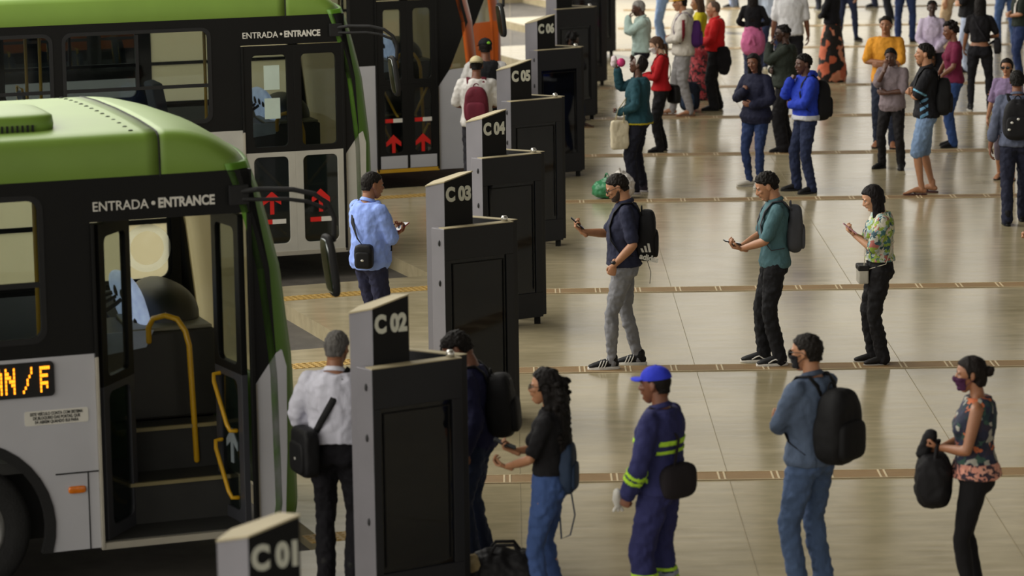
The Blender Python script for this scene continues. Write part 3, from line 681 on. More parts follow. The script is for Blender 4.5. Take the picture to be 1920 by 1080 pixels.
# ------------------------------------------------------------------ boarding-gate signs
K_PANEL = mat('kiosk_charcoal', '#17181c', 0.5, var=0.1, vscale=4, spec=0.35)
K_SIDE = mat('kiosk_grey', '#77757a', 0.5, var=0.06, vscale=3, metal=0.2)
K_BLACK = mat('kiosk_black', '#0a0a0a', 0.6, var=0.1, spec=0.25)
K_CREAM = mat('kiosk_cap', '#a3987a', 0.65, var=0.08, spec=0.3)
K_GLASS = glass_mat('kiosk_glass', '#0a0b10', 0.34, 0.04)
K_BOLT = mat('kiosk_bolt', '#c9c7bf', 0.25, metal=0.8)
K_HOLE = mat('kiosk_bolt_dark', '#232325', 0.6)
def make_kiosk(text, O, yaw=0.0, label=''):
    root = empty('boarding_sign', (O[0], O[1], 0), yaw); tag(root, label, 'sign', 'numbered boarding signs')
    zb, zt = 0.07, 1.655
    a = Vector((-0.563, -0.35)); o = Vector((0, 0)); b = Vector((-0.672, -0.235)); ob = Vector((-0.02, 0.075))
    d = (o-a); Lf = d.length; d = d.normalized()
    # front panel: solid frame around a glazed case
    nrm = Vector((d.y, -d.x))
    def P(s, t): return a + d*s - nrm*t
    f = MB()
    def slab(s0, s1, z0, z1, t0, t1):
        f.prism([tuple(P(s0, t0)), tuple(P(s1, t0)), tuple(P(s1, t1)), tuple(P(s0, t1))], z0, z1)
    slab(0, Lf, zt-0.26, zt, 0, 0.09); slab(0, Lf, zb, zb+0.24, 0, 0.09); slab(0, 0.055, zb+0.24, zt-0.26, 0, 0.09); slab(Lf-0.075, Lf, zb+0.24, zt-0.26, 0, 0.09)
    fp = f.build('front_panel', K_PANEL, root, bevel=0.003)
    f = MB(); slab(0.05, Lf-0.07, zb+0.23, zt-0.25, 0.015, 0.02); f.build('case_glass', K_GLASS, fp)
    f = MB(); slab(0.05, Lf-0.07, zb+0.23, zt-0.25, 0.083, 0.088); f.build('case_glass', K_GLASS, fp)
    f = MB(); slab(0.075, Lf-0.095, zt-0.30, zt-0.292, 0.005, 0.014); slab(0.075, 0.083, zb+0.28, zt-0.30, 0.005, 0.014); slab(Lf-0.103, Lf-0.095, zb+0.28, zt-0.30, 0.005, 0.014); f.build('case_rim', K_BLACK, fp)
    f = MB(); slab(0, Lf, zt, zt+0.006, 0.0, 0.09); f.build('cap_strip', K_CREAM, fp)
    # left cheek
    f = MB(); f.prism([tuple(a+Vector((-0.002, 0))), tuple(b), tuple(b+Vector((0.05, 0.05))), tuple(P(0.03, 0.09))], zb, zt); ck = f.build('side_cheek', K_SIDE, root, bevel=0.004)
    f = MB(); m = (a+b)/2; n2 = Vector(((b-a).y, -(b-a).x)).normalized()*-1
    n2 = Vector((-(0.115), -0.109)).normalized()
    for z in (zt-0.12, zt-0.45, zt-1.0):
        f = MB(); f.ell((m.x+n2.x*0.002+0.012, m.y+n2.y*0.002-0.012, z), (0.012, 0.012, 0.026), seg=10, rg=8); f.build('bolt', K_HOLE, ck, smooth=True)
    # rear panel meeting the front one at the right-hand edge
    c = Vector((-0.56, 0.42)); e = (c-ob).normalized(); n3 = Vector((-e.y, e.x))
    f = MB(); f.prism([tuple(ob), tuple(c), tuple(c-n3*0.06), tuple(ob-n3*0.06+Vector((0.02, 0)))], zb, zt); rp = f.build('rear_panel', K_PANEL, root, bevel=0.003)
    f = MB(); f.prism([tuple(ob), tuple(c), tuple(c-n3*0.06), tuple(ob-n3*0.06+Vector((0.02, 0)))], zt, zt+0.006); f.build('cap_strip', K_CREAM, rp)
    f = MB(); f.lathe([(0.0001, 0.0), (0.028, 0.0), (0.028, 0.035), (0.018, 0.05), (0.0001, 0.05)], (-0.075, 0.03, zt), 'z', 16); f.build('corner_bolt', K_BOLT, root, smooth=True)
    # number block: grey cheek and black face under a slanting top
    K = Vector((-0.563, -0.19)); Lp = Vector((-0.716, -0.075)); Rp = Vector((-0.337, -0.075)); Bk = Vector((-0.44, 0.10)); Bl = Vector((-0.66, 0.06))
    ht = lambda p: 2.085 + 0.30*(p.x+0.337)
    def block(pts, nm, m, z0=0.0):
        n = len(pts); vs = [(p.x, p.y, z0) for p in pts]+[(p.x, p.y, ht(p)) for p in pts]
        fs = [tuple(range(n))[::-1], tuple(range(n, 2*n))]+[(i, (i+1) % n, n+(i+1) % n, n+i) for i in range(n)]
        q = MB(); q.add(vs, fs); return q.build(nm, m, root)
    block([K, Rp, Bk, Bl, Lp], 'post', K_SIDE)
    nb = Vector((Rp.y-K.y, -(Rp.x-K.x))).normalized()
    fc = block([K+nb*0.006, Rp+nb*0.006, Rp, K], 'number_face', K_BLACK, 1.2)
    n4 = Vector((K.y-Lp.y, -(K.x-Lp.x))).normalized()
    q = MB(); pts = [K+nb*0.008, Rp+nb*0.008+Vector((0.006, 0)), Bk, Bl, Lp+n4*0.006]; n = len(pts)
    q.add([(p.x, p.y, ht(p)) for p in pts]+[(p.x, p.y, ht(p)+0.010) for p in pts], [tuple(range(n))[::-1], tuple(range(n, 2*n))]+[(i, (i+1) % n, n+(i+1) % n, n+i) for i in range(n)]); q.build('cap', K_CREAM, root)
    if text:
        w = (Rp-K).length; me = text_mesh(text, 0.155, 1.0, 0.0085, 0.003)
        xs = [v.co.x for v in me.vertices]; sx = (w*0.90)/(max(xs)-min(xs)); x0 = min(xs)
        for v in me.vertices: v.co.x = (v.co.x-x0)*sx
        dr = (Rp-K).normalized(); og = K+nb*0.009+dr*(w*0.045)
        stand_text(me, (og.x, og.y, 1.865), (dr.x, dr.y, 0), (nb.x, nb.y, 0)); link('lettering', me, mat('kiosk_lettering', '#c3c3b4', 0.6, var=0.03), fc)
    for p in (Vector((-0.06, 0.02)), Vector((-0.5, -0.24)), Vector((-0.5, 0.33))):
        f = MB(); f.prism([(p.x-0.03, p.y-0.03), (p.x+0.03, p.y-0.03), (p.x+0.03, p.y+0.03), (p.x-0.03, p.y+0.03)], 0.0, 0.08); f.build('foot_post', K_BLACK, root)
    return root
for t, O, note in (('C 01', (-0.66, 14.40), 'nearest the camera, only its slanted top in view'), ('C 02', (-0.33, 20.25), 'beside the white-shirted man'), ('C 03', (0.02, 26.05), 'standing between the second and fourth signs'),
                 ('C 04', (0.30, 30.39), 'with people showing through its glass'), ('C 05', (0.58, 35.10), 'behind C 04'), ('C 06', (0.93, 40.76), 'behind C 05')):
    make_kiosk(t, O, 0, 'charcoal boarding sign numbered %s, %s' % (t, note))
make_kiosk('C 07', (1.27, 46.82), 0, 'charcoal boarding sign just behind C 06, its top cut by the photo edge')
make_kiosk('C 08', (1.56, 51.46), 0, 'charcoal boarding sign second behind C 06')
make_kiosk('C 09', (1.87, 56.32), 0, 'greyish boarding sign farthest along the row')
# ------------------------------------------------------------------ people
def arrays(me):
    v = np.empty(len(me.vertices)*3, np.float32); me.vertices.foreach_get('co', v); v = v.reshape(-1, 3)
    lt = np.empty(len(me.polygons), np.int32); me.polygons.foreach_get('loop_total', lt)
    li = np.empty(len(me.loops), np.int32); me.loops.foreach_get('vertex_index', li)
    return v, lt, li
def combine(items, name):
    """items: (mesh, Matrix or None, material index) -> one mesh"""
    V = []; F = []; MI = []; o = 0
    for me, M, mi in items:
        v, lt, li = arrays(me)
        flip = False
        if M is not None:
            m = np.array(M, dtype=np.float64); v = v @ m[:3, :3].T + m[:3, 3]; flip = np.linalg.det(m[:3, :3]) < 0
        st = np.concatenate(([0], np.cumsum(lt)[:-1]))
        for s, n in zip(st.tolist(), lt.tolist()):
            f = (li[s:s+n]+o).tolist(); F.append(f[::-1] if flip else f)
        V.append(v); MI += [mi]*len(lt); o += len(v)
    V = np.concatenate(V); out = bpy.data.meshes.new(name); out.from_pydata(V.tolist(), [], F)
    out.polygons.foreach_set('material_index', MI); out.polygons.foreach_set('use_smooth', [True]*len(F)); out.update()
    return out
def shell(me, keep, thick, name, fade=True, rough=0.0, center=None, wave=60.0):
    """lift the chosen part of a skin into a layer of its own (hair, beard, mask, reflective tape, cuffs)"""
    bm = bmesh.new(); bm.from_mesh(me); bm.normal_update()
    rm = [f for f in bm.faces if not keep(f.calc_center_median())]
    bmesh.ops.delete(bm, geom=rm, context='FACES')
    edge = {v for v in bm.verts if any(e.is_boundary for e in v.link_edges)}
    mv = []
    for v in bm.verts:
        t = thick
        if fade and v in edge: t = thick*0.25
        if rough: t *= 1+rough*mnoise.noise(v.co*wave)
        mv.append((v, v.normal*t))
    if not fade:
        # a thick hem: keep an inner copy of the rim
        e0 = [e for e in bm.edges if e.is_boundary]
        ext = bmesh.ops.extrude_edge_only(bm, edges=e0)
        low = {g for g in ext['geom'] if isinstance(g, bmesh.types.BMVert)}
        for v in low: v.co -= v.normal*0.0
    for v, d in mv: v.co += d
    out = bpy.data.meshes.new(name); bm.to_mesh(out); bm.free()
    out.materials.clear(); out.polygons.foreach_set('use_smooth', [True]*len(out.polygons)); out.polygons.foreach_set('material_index', [0]*len(out.polygons))
    return out
# ---- templates
_hands = {}
def hand_mesh(pose):
    if pose in _hands: return _hands[pose]
    mb = MB(); r = (0, 1, 0)
    mb.tube([(-0.045, 0, 0), (0, 0, 0), (0.04, 0, 0), (0.082, 0, 0.002)], [(0.026, 0.021), (0.027, 0.019), (0.038, 0.016), (0.041, 0.013)], 16, r)
    curl = {'relax': (18, 22, 16), 'hold': (38, 50, 30), 'fist': (72, 88, 60), 'flat': (4, 6, 4), 'point': (30, 40, 30)}[pose]
    for i, (y, l, rr) in enumerate(((0.031, 0.92, .0092), (0.0105, 1.0, .0096), (-0.0105, 0.94, .0092), (-0.030, 0.74, .0082))):
        p = Vector((0.080-(0.006 if i in (0, 3) else 0), y, 0.002)); a = 0; pts = [p-Vector((0.02, 0, 0)), p]; add = (0, 3, 7, 12)[i]
        for c, sl in zip(curl, (0.043, 0.028, 0.021)):
            a += math.radians(c+add*0.6); p = p+Vector((math.cos(a), (y*0.12/0.03)*0.3, -math.sin(a)))*sl*l; pts.append(p)
        mb.tube(pts, [rr*1.05, rr, rr*1.02, rr*0.95, rr*0.82], 10, r)
    th = {'relax': [(0.012, 0.022, -0.004), (0.038, 0.045, -0.016), (0.064, 0.053, -0.026), (0.086, 0.052, -0.034)],
          'flat': [(0.012, 0.022, -0.004), (0.038, 0.048, -0.008), (0.064, 0.062, -0.012), (0.088, 0.066, -0.016)]}.get(pose, [(0.012, 0.022, -0.004), (0.036, 0.042, -0.020), (0.062, 0.044, -0.036), (0.082, 0.030, -0.046)])
    mb.tube(th, [0.014, 0.0125, 0.011, 0.0095], 10)
    _hands[pose] = melt(mb, 'hand_'+pose, 0.0042, 2)
    return _hands[pose]
_heads = {}
def head_mesh(sex, q=0.0058):
    k = (sex, q)
    if k in _heads: return _heads[k]
    f = sex == 'f'; mb = MB()
    mb.ell((-0.012, 0, 0.022), (0.097, 0.075, 0.093), seg=24, rg=16)
    J = [(0.028, 0.018, 0.074, 0.068), (-0.005, 0.020, 0.074, 0.067), (-0.035, 0.027, 0.067, 0.060 if not f else 0.056), (-0.065, 0.033, 0.059, 0.053 if not f else 0.046), (-0.09, 0.042, 0.046, 0.041 if not f else 0.033), (-0.104, 0.050, 0.032, 0.026)]
    mb.tube([(x, 0, z) for z, x, a, b in J], [(a, b) for z, x, a, b in J], 22, (1, 0, 0))
    mb.ell((-0.045, 0, -0.035), (0.055, 0.055, 0.07))
    mb.tube([(0.086, 0, 0.012), (0.098, 0, -0.010), (0.109, 0, -0.028), (0.104, 0, -0.036)], [0.008, 0.0095, 0.0125, 0.012], 10)
    for s in (1, -1):
        mb.ell((0.094, s*0.012, -0.034), (0.012, 0.009, 0.008))
        mb.ell((0.074, s*0.032, 0.020), (0.019, 0.026, 0.0085))
        mb.ell((0.064, s*0.040, -0.022), (0.024, 0.020, 0.018))
        mb.ell((-0.012, s*0.077, -0.008), (0.020, 0.008, 0.031), Matrix.Rotation(s*math.radians(-14), 3, 'Z') @ Matrix.Rotation(math.radians(-10), 3, 'Y'))
        mb.ell((-0.004, s*0.075, -0.028), (0.011, 0.006, 0.012))
        mb.ell((0.074, s*0.032, -0.002), (0.012, 0.014, 0.010))
    mb.ell((0.090, 0, -0.055), (0.010, 0.024, 0.006)); mb.ell((0.088, 0, -0.066), (0.010, 0.021, 0.007))
    mb.ell((0.074, 0, -0.095), (0.018, 0.022, 0.014))
    me = melt(mb, 'head_'+sex, q, 2)
    # eye sockets
    for v in me.vertices:
        for s in (1, -1):
            d = ((v.co.y-s*0.033)/0.020)**2+((v.co.z+0.001)/0.013)**2
            if v.co.x > 0.04 and d < 1: v.co.x -= 0.007*(1-d)
    _heads[k] = me
    return me
def eye_parts(P, parent, skin, brow_m):
    for s in (1, -1):
        mb = MB(); mb.ell((0.0745, s*0.032, 0.0), (0.0105, 0.0125, 0.0065), seg=12, rg=8); mb.ell((0.0835, s*0.032, 0.0), (0.0045, 0.006, 0.006), seg=10, rg=6, mi=1)
        me = mb.mesh('eye'); me.transform(P.HM); link('eye', me, [mat('eye_white', '#8f8a84', 0.3), mat('eye_iris', '#120c08', 0.2)], parent, True)
    mb = MB()
    for s in (1, -1): mb.tube([(0.092, s*0.014, 0.020), (0.090, s*0.030, 0.026), (0.077, s*0.048, 0.022)], [0.0035, 0.0042, 0.003], 8)
    me = mb.mesh('eyebrows'); me.transform(P.HM); link('eyebrows', me, brow_m, parent, True)
    mb = MB(); mb.ell((0.0955, 0, -0.0555), (0.006, 0.021, 0.0045)); mb.ell((0.0935, 0, -0.0655), (0.006, 0.018, 0.0055)); me = mb.mesh('lips'); me.transform(P.HM)
    c = lin(skin); link('lips', me, mat('lips_'+skin.lstrip('#'), skin, 0.5, var=0.04), parent, True)
def hairline(p, kind='short'):
    pts = {'short': [(-0.13, -0.060), (-0.045, -0.055), (-0.030, -0.005), (-0.016, 0.030), (0.016, 0.018), (0.026, 0.040), (0.055, 0.055), (0.075, 0.068), (0.12, 0.074)],
           'fade': [(-0.13, -0.020), (-0.045, -0.015), (-0.030, 0.022), (0.0, 0.035), (0.020, 0.040), (0.045, 0.055), (0.070, 0.072), (0.12, 0.080)],
           'full': [(-0.13, -0.09), (-0.05, -0.085), (-0.02, -0.05), (0.0, -0.03), (0.022, 0.02), (0.035, 0.050), (0.060, 0.064), (0.12, 0.078)],
           'bald': [(-0.13, -0.055), (-0.045, -0.05), (-0.030, 0.0), (-0.01, 0.03), (0.015, 0.025), (0.03, 0.075), (0.05, 0.2), (0.12, 0.2)]}[kind]
    x = p.x
    for (a, z0), (b, z1) in zip(pts, pts[1:]):
        if x <= b: return p.z > z0+(z1-z0)*max(0, (x-a))/(b-a)
    return False
# ---- footwear
_shoes = {}
def shoe_mesh(kind):
    if kind in _shoes: return _shoes[kind]
    mb = MB(); r = (0, 1, 0)
    if kind == 'bare':
        mb.tube([(-0.045, 0, 0.035), (0.0, 0, 0.05), (0.06, 0, 0.045), (0.12, 0.0, 0.028), (0.155, 0.002, 0.018)], [(0.028, 0.030), (0.031, 0.042), (0.036, 0.032), (0.042, 0.020), (0.036, 0.014)], 14, r)
        mb.tube([(-0.012, 0, 0.05), (-0.012, 0, 0.12)], [0.036, 0.033], 12)
        for i, (y, l, rr) in enumerate(((0.026, 0.045, .012), (0.008, 0.040, .009), (-0.008, 0.034, .0085), (-0.022, 0.027, .008), (-0.034, 0.018, .0075))): mb.tube([(0.145, y, 0.016), (0.155+l, y*1.1, 0.011)], rr, 8)
        up = melt(mb, 'foot', 0.006, 3)
    else:
        lo = 0.08 if kind != 'flat' else 0.05
        mb.tube([(-0.042, 0, 0.05), (0.0, 0, 0.058), (0.06, 0, 0.054), (0.115, 0.0, 0.043), (0.165, 0.003, 0.034), (0.185, 0.003, 0.03)], [(0.034, 0.036), (0.037, 0.045), (0.040, 0.038), (0.046, 0.030), (0.043, 0.022), (0.034, 0.018)], 16, r)
        if kind != 'flat': mb.tube([(-0.016, 0, 0.06), (-0.018, 0, 0.105 if kind != 'boot' else 0.15)], [(0.042, 0.042), (0.043, 0.047)], 14, r)
        up = melt(mb, 'shoe_upper', 0.0065, 3)
    n = 28; out = []
    for i in range(n):
        a = 2*PI*i/n; x = 0.063+0.145*math.copysign(abs(math.cos(a))**0.8, math.cos(a)); w = 0.040+0.009*max(0, math.sin((x+0.08)/0.29*PI))+0.004*(x > 0.07)
        out.append((x, w*math.copysign(abs(math.sin(a))**0.8, math.sin(a))))
    th = {'bare': 0.016, 'flat': 0.014, 'boot': 0.03}.get(kind, 0.028)
    mb = MB(); mb.prism(out, 0.0, th); sole = mb.mesh('sole')
    lace = None
    mb = MB()
    if kind in ('sneaker',):
        for k in range(4): mb.tube([(0.035+0.022*k, -0.022, 0.089-0.010*k), (0.04+0.022*k, 0, 0.098-0.010*k), (0.035+0.022*k, 0.022, 0.089-0.010*k)], 0.0035, 6)
        lace = mb.mesh('laces')
    if kind == 'bare':
        mb.tube([(0.135, 0.012, 0.02), (0.12, 0.012, 0.042), (0.08, 0.038, 0.036), (0.06, 0.043, 0.018)], 0.006, 6); mb.tube([(0.12, 0.012, 0.042), (0.085, -0.03, 0.04), (0.06, -0.044, 0.018)], 0.006, 6); lace = mb.mesh('strap')
    _shoes[kind] = (up, sole, lace)
    return _shoes[kind]
def ik(a, b, l1, l2, hint):
    d = b-a; L_ = d.length; mx = (l1+l2)*0.999
    if L_ > mx: b = a+d*(mx/L_); d = b-a; L_ = mx
    mn = abs(l1-l2)*1.05+0.02
    x = (l1*l1-l2*l2+L_*L_)/(2*L_); hgt = math.sqrt(max(l1*l1-x*x, 0))
    t = d/L_; hh = Vector(hint); hh = hh-hh.dot(t)*t
    hh = hh.normalized() if hh.length > 1e-5 else Vector((1, 0, 0))
    return a+t*x+hh*hgt, b
ARM = {  # wrist, elbow hint, hand direction, palm normal, hand pose; y and directions given for the left arm
    'down': ((0.04, 0.275, 0.86), (-0.8, 0.3, 0), (0.12, 0.0, -1), (0, -1, 0), 'relax'),
    'swingf': ((0.24, 0.26, 0.92), (-0.8, 0.3, -.3), (0.5, 0.0, -1), (0, -1, 0), 'relax'),
    'swingb': ((-0.20, 0.28, 0.90), (-0.8, 0.3, 0), (-0.2, 0.0, -1), (0, -1, 0), 'relax'),
    'phone': ((0.27, 0.045, 1.15), (-0.35, 0.75, -0.75), (0.80, -0.15, 0.35), (-0.40, 0, 0.9), 'hold'),
    'phone_high': ((0.25, 0.05, 1.26), (-0.3, 0.7, -0.8), (0.7, -0.15, 0.55), (-0.6, 0, 0.8), 'hold'),
    'phone_low': ((0.30, 0.05, 1.06), (-0.5, 0.7, -0.5), (0.85, -0.15, 0.2), (-0.2, 0, 1), 'hold'),
    'phone_out': ((0.37, 0.10, 1.20), (-0.3, 0.5, -0.8), (0.7, 0.0, 0.6), (-0.75, 0, 0.6), 'hold'),
    'cross': ((0.175, -0.055, 1.17), (0.15, 0.8, -0.6), (0.05, -1, 0.15), (-1, 0, 0), 'relax'),
    'crossb': ((0.215, -0.045, 1.20), (0.15, 0.8, -0.6), (-0.1, -1, 0.25), (-1, 0, 0), 'fist'),
    'pocket': ((0.10, 0.215, 0.95), (-1, 0.35, 0), (0.25, -0.1, -1), (0, -1, 0), 'fist'),
    'chin': ((0.20, 0.03, 1.42), (0.2, 0.55, -1), (-0.55, 0.0, 0.85), (-1, 0, 0), 'fist'),
    'clasp': ((0.205, 0.07, 0.99), (-0.5, 0.9, 0), (0.5, -0.85, -0.4), (-1, 0, -0.2), 'relax'),
    'waist': ((0.20, 0.06, 1.10), (-0.4, 0.9, -0.3), (0.45, -0.85, 0.1), (-1, 0, 0), 'relax'),
    'fold': ((0.19, -0.02, 1.12), (0.0, 0.9, -0.5), (0.1, -1, 0.05), (-1, 0, 0), 'relax'),
    'raise': ((0.30, 0.07, 1.52), (0.35, 0.3, -1), (0.25, -0.1, 0.9), (-0.8, 0, 0.3), 'hold'),
    'face': ((0.21, 0.03, 1.47), (0.3, 0.4, -1), (-0.5, 0, 0.85), (-1, 0, -0.3), 'relax'),
    'strap': ((0.16, 0.12, 1.30), (0.1, 0.6, -1), (-0.5, 0.1, 0.85), (-1, 0, 0), 'fist'),
    'carry': ((0.20, 0.20, 1.05), (-0.7, 0.5, -0.4), (0.9, -0.2, 0.1), (0, -0.3, 1), 'fist'),
    'back': ((-0.16, 0.14, 0.98), (-0.6, 0.9, 0), (-0.3, -0.9, -0.4), (-1, 0, 0), 'relax'),
}
class Obj: pass
def person(label, foot, h, yaw, sex='m', skin='#8a5f45', build=1.0, lean=0, side=0, twist=0, hip=0.0, head=(0, 0, 0), L='down', R='down', feet=None,
           top=None, bottom=None, shoes=('sneaker', '#1a1a1a', '#d0cdc4'), hair=('short', '#14100e'), face=True, glasses=None, mask=None, beard=None, cap=None, group=None, q=1.0, belly=0.0, headscale=1.0):
    """one standing figure; +x is the way it faces"""
    P = Obj(); k = h/1.75; P.k = k; f = sex == 'f'
    g = foot if isinstance(foot, Vector) else G(*foot)
    root = empty('person', (g.x, g.y, 0), math.radians(yaw)); tag(root, label, 'person', group); P.root = root; P.yaw = math.radians(yaw); P.pos = Vector((g.x, g.y, 0))
    b = build
    TM = Matrix.Translation((hip*k, 0, 0.95*k)) @ Matrix.Rotation(math.radians(twist), 4, 'Z') @ Matrix.Rotation(math.radians(lean), 4, 'Y') @ Matrix.Rotation(math.radians(side), 4, 'X') @ Matrix.Translation((0, 0, -0.95*k))
    P.TM = TM
    T = lambda p: TM @ (Vector(p)*k)
    P.T = T
    sk = mat('skin_'+skin.lstrip('#'), skin, 0.5, var=0.08, vscale=14, bump=0.05, bscale=150)
    # head frame
    hs = (0.985 if not f else 0.95)*headscale*(0.5+0.5*k)
    piv = T((0.005, 0, 1.535)); HR = TM.to_3x3() @ Matrix.Rotation(math.radians(head[1]), 3, 'Z') @ Matrix.Rotation(math.radians(head[0]), 3, 'Y') @ Matrix.Rotation(math.radians(head[2]), 3, 'X')
    hc = piv + HR @ (Vector((0.028, 0, 0.098))*k)
    HM = Matrix.Translation(hc) @ HR.to_4x4() @ Matrix.Scale(hs, 4); P.HM = HM; P.hc = hc
    # skeleton
    shw = (0.178 if not f else 0.152)*(0.6+0.4*b); S = {}
    for s, nm, spec in ((1, 'L', L), (-1, 'R', R)):
        a = ARM[spec] if isinstance(spec, str) else spec
        mir = lambda p: Vector((p[0], p[1]*s, p[2]))
        sh = T((-0.004, s*shw, 1.408)); w = T(mir(a[0])); R3 = TM.to_3x3()
        el, w = ik(sh, w, 0.285*k, 0.255*k, R3 @ mir(a[1]))
        d = (R3 @ mir(a[2])).normalized(); n = (R3 @ mir(a[3])); n = (n-n.dot(d)*d).normalized()
        zax = -n; yax = zax.cross(d)
        HMx = Matrix(((d.x, yax.x, zax.x, w.x), (d.y, yax.y, zax.y, w.y), (d.z, yax.z, zax.z, w.z), (0, 0, 0, 1))) @ Matrix.Scale((0.98 if not f else 0.88)*k, 4)
        # template has the thumb on +y: right for a right hand with palm down
        HMh = HMx @ Matrix.Diagonal((1, 1 if s < 0 else -1, 1, 1))
        S[nm] = (sh, el, w, HMx, HMh, a[4])
    P.S = S
    ft = feet or ((0.03, 0.105, 9), (-0.03, -0.105, -9)); P.legs = []
    for s, (x, y, r) in ((1, ft[0]), (-1, ft[1])):
        hp = Vector((hip, s*0.088*(0.7+0.3*b), 0.915))*k; an = Vector((x*1.0, y, 0.09))*k + Vector((-0.01, 0, 0)); kn, an2 = ik(hp, an, 0.43*k, 0.412*k, (1, s*0.12+math.sin(math.radians(r))*0.5, 0))
        P.legs.append((hp, kn, an2, Vector((x*k, y*k, 0)), math.radians(r)))
    vox = 0.0105*q
    # torso section radii (depth, half width) by height
    if f: RG = [(0.86, .085, .135), (0.93, .115, .168), (1.0, .105, .152), (1.08, .088, .125), (1.17, .09, .125), (1.27, .103, .14), (1.36, .092, .140), (1.42, .075, .118), (1.455, .058, .085), (1.485, .05, .06), (1.51, .045, .046)]
    else: RG = [(0.86, .088, .14), (0.93, .112, .158), (1.0, .108, .15), (1.08, .105, .146), (1.17, .11, .152), (1.27, .118, .165), (1.36, .108, .168), (1.42, .088, .142), (1.46, .068, .105), (1.49, .058, .07), (1.515, .052, .054)]
    XO = lambda z: -0.004 + (0.012 if 1.1 < z < 1.35 else 0) - (0.012 if z > 1.40 else 0)
    def torso(mb, z0, z1, gx, gy, seg=22):
        rr = [r for r in RG if z0 <= r[0] <= z1]
        def at(z):
            for a, c in zip(RG, RG[1:]):
                if a[0] <= z <= c[0]:
                    t = (z-a[0])/(c[0]-a[0]); return (z, a[1]+(c[1]-a[1])*t, a[2]+(c[2]-a[2])*t)
            return (z,)+(RG[0][1:] if z < RG[0][0] else RG[-1][1:])
        if not rr or rr[0][0] > z0+0.005: rr = [at(z0)]+rr
        if rr[-1][0] < z1-0.005: rr = rr+[at(z1)]
        vs = []; 
        for z, ax, ay in rr:
            bx = ax*b+gx+(0.016*max(0, min(1, (1.02-z)/0.08)) if gx > 0.018 else 0); by = ay*(0.35+0.65*b)+gy+(0.010*max(0, min(1, (1.02-z)/0.08)) if gx > 0.018 else 0)
            be = belly*math.exp(-((z-1.07)/0.13)**2) if belly else 0
            for i in range(seg):
                a = 2*PI*i/seg; c_, s_ = math.cos(a), math.sin(a)
                x = bx*math.copysign(abs(c_)**0.9, c_); y = by*math.copysign(abs(s_)**0.9, s_)
                if x > 0: x += be*max(0, c_)
                p = Vector((XO(z)+x, y, z))
                w = min(1, max(0, (z-0.90)/0.10))
                lo_ = Vector((p.x+hip, p.y, p.z))*k; hi_ = T(p)
                vs.append(lo_.lerp(hi_, w))
        n = len(rr); fs = [tuple(range(seg))[::-1], tuple(range((n-1)*seg, n*seg))]
        for i in range(n-1):
            for j in range(seg):
                j2 = (j+1) % seg; fs.append((i*seg+j, i*seg+j2, (i+1)*seg+j2, (i+1)*seg+j))
        mb.add(vs, fs)
    def along(pts, t):
        """point at fraction of a three-point limb: 0..1 first bone, 1..2 second"""
        return pts[0].lerp(pts[1], t) if t <= 1 else pts[1].lerp(pts[2], t-1)
    def limb(mb, pts, t0, t1, rad, seg=14, n=9):
        """rad: list of (t, r)"""
        def R_(t):
            for (a, ra), (c, rc) in zip(rad, rad[1:]):
                if t <= c: return ra+(rc-ra)*(t-a)/(c-a) if t >= a else ra
            return rad[-1][1]
        tt = [t0+(t1-t0)*i/n for i in range(n+1)]
        if t0 < 1 < t1: tt = sorted(set(tt+[1.0]))
        mb.tube([along(pts, t) for t in tt], [R_(t)*k for t in tt], seg)
    ab = (0.75+0.25*b)*(0.86 if f else 1.0)
    ARMR = [(0, .052*ab), (0.3, .050*ab), (0.8, .042*ab), (1.0, .040*ab), (1.3, .042*ab), (1.7, .033*ab), (2.0, .0265*ab)]
    lb = 0.7+0.3*b
    LEGR = [(0, .090*lb), (0.4, .078*lb), (0.9, .056*lb), (1.0, .054*lb), (1.3, .056*lb), (1.75, .040*lb), (2.0, .036)]
    # ---- body: one skin
    mb = MB(); torso(mb, 0.86, 1.505, -0.012, -0.012)
    nr = 0.056 if not f else 0.047
    mb.tube([T((-0.012, 0, 1.44)), T((-0.006, 0, 1.50)), piv + HR @ Vector((0.0, 0, 0.03))*1.0, hc + HR @ Vector((-0.028, 0, -0.03))], [nr*1.25*k, nr*1.05*k, nr*k, nr*k], 16)
    if f: mb.tube([T((-0.01, -0.10, 1.435)), T((-0.01, 0, 1.465)), T((-0.01, 0.10, 1.435))], [.032*k, .045*k, .032*k], 12)
    for nm in 'LR':
        sh, el, w, *_ = S[nm]; s = 1 if nm == 'L' else -1
        mb.tube([T((0, s*0.06, 1.425)), sh], [.045*k, .050*ab*k], 12)
        limb(mb, (sh, el, w), 0, 2, ARMR)
    for hp, kn, an, fp, r in P.legs: limb(mb, (hp, kn, an), 0, 2, [(t, x*0.92) for t, x in LEGR])
    items = [(melt(mb, 'limbs', vox, 3), None, 0), (head_mesh(sex, 0.0058 if q < 1.3 else 0.0085), HM, 0)]
    for nm in 'LR': items.append((hand_mesh(S[nm][5]), S[nm][4], 0))
    kind, uc, sc = shoes
    for hp, kn, an, fp, r in P.legs:
        FM = Matrix.Translation(fp) @ Matrix.Rotation(r, 4, 'Z') @ Matrix.Scale((1.0 if not f else 0.9)*k, 4)
        up, sole, lace = shoe_mesh(kind)
        if kind == 'bare': items.append((up, FM @ Matrix.Translation((0, 0, 0.016)), 0))
    me = combine(items, 'body'); body = link('body', me, sk, root, True); P.body = body
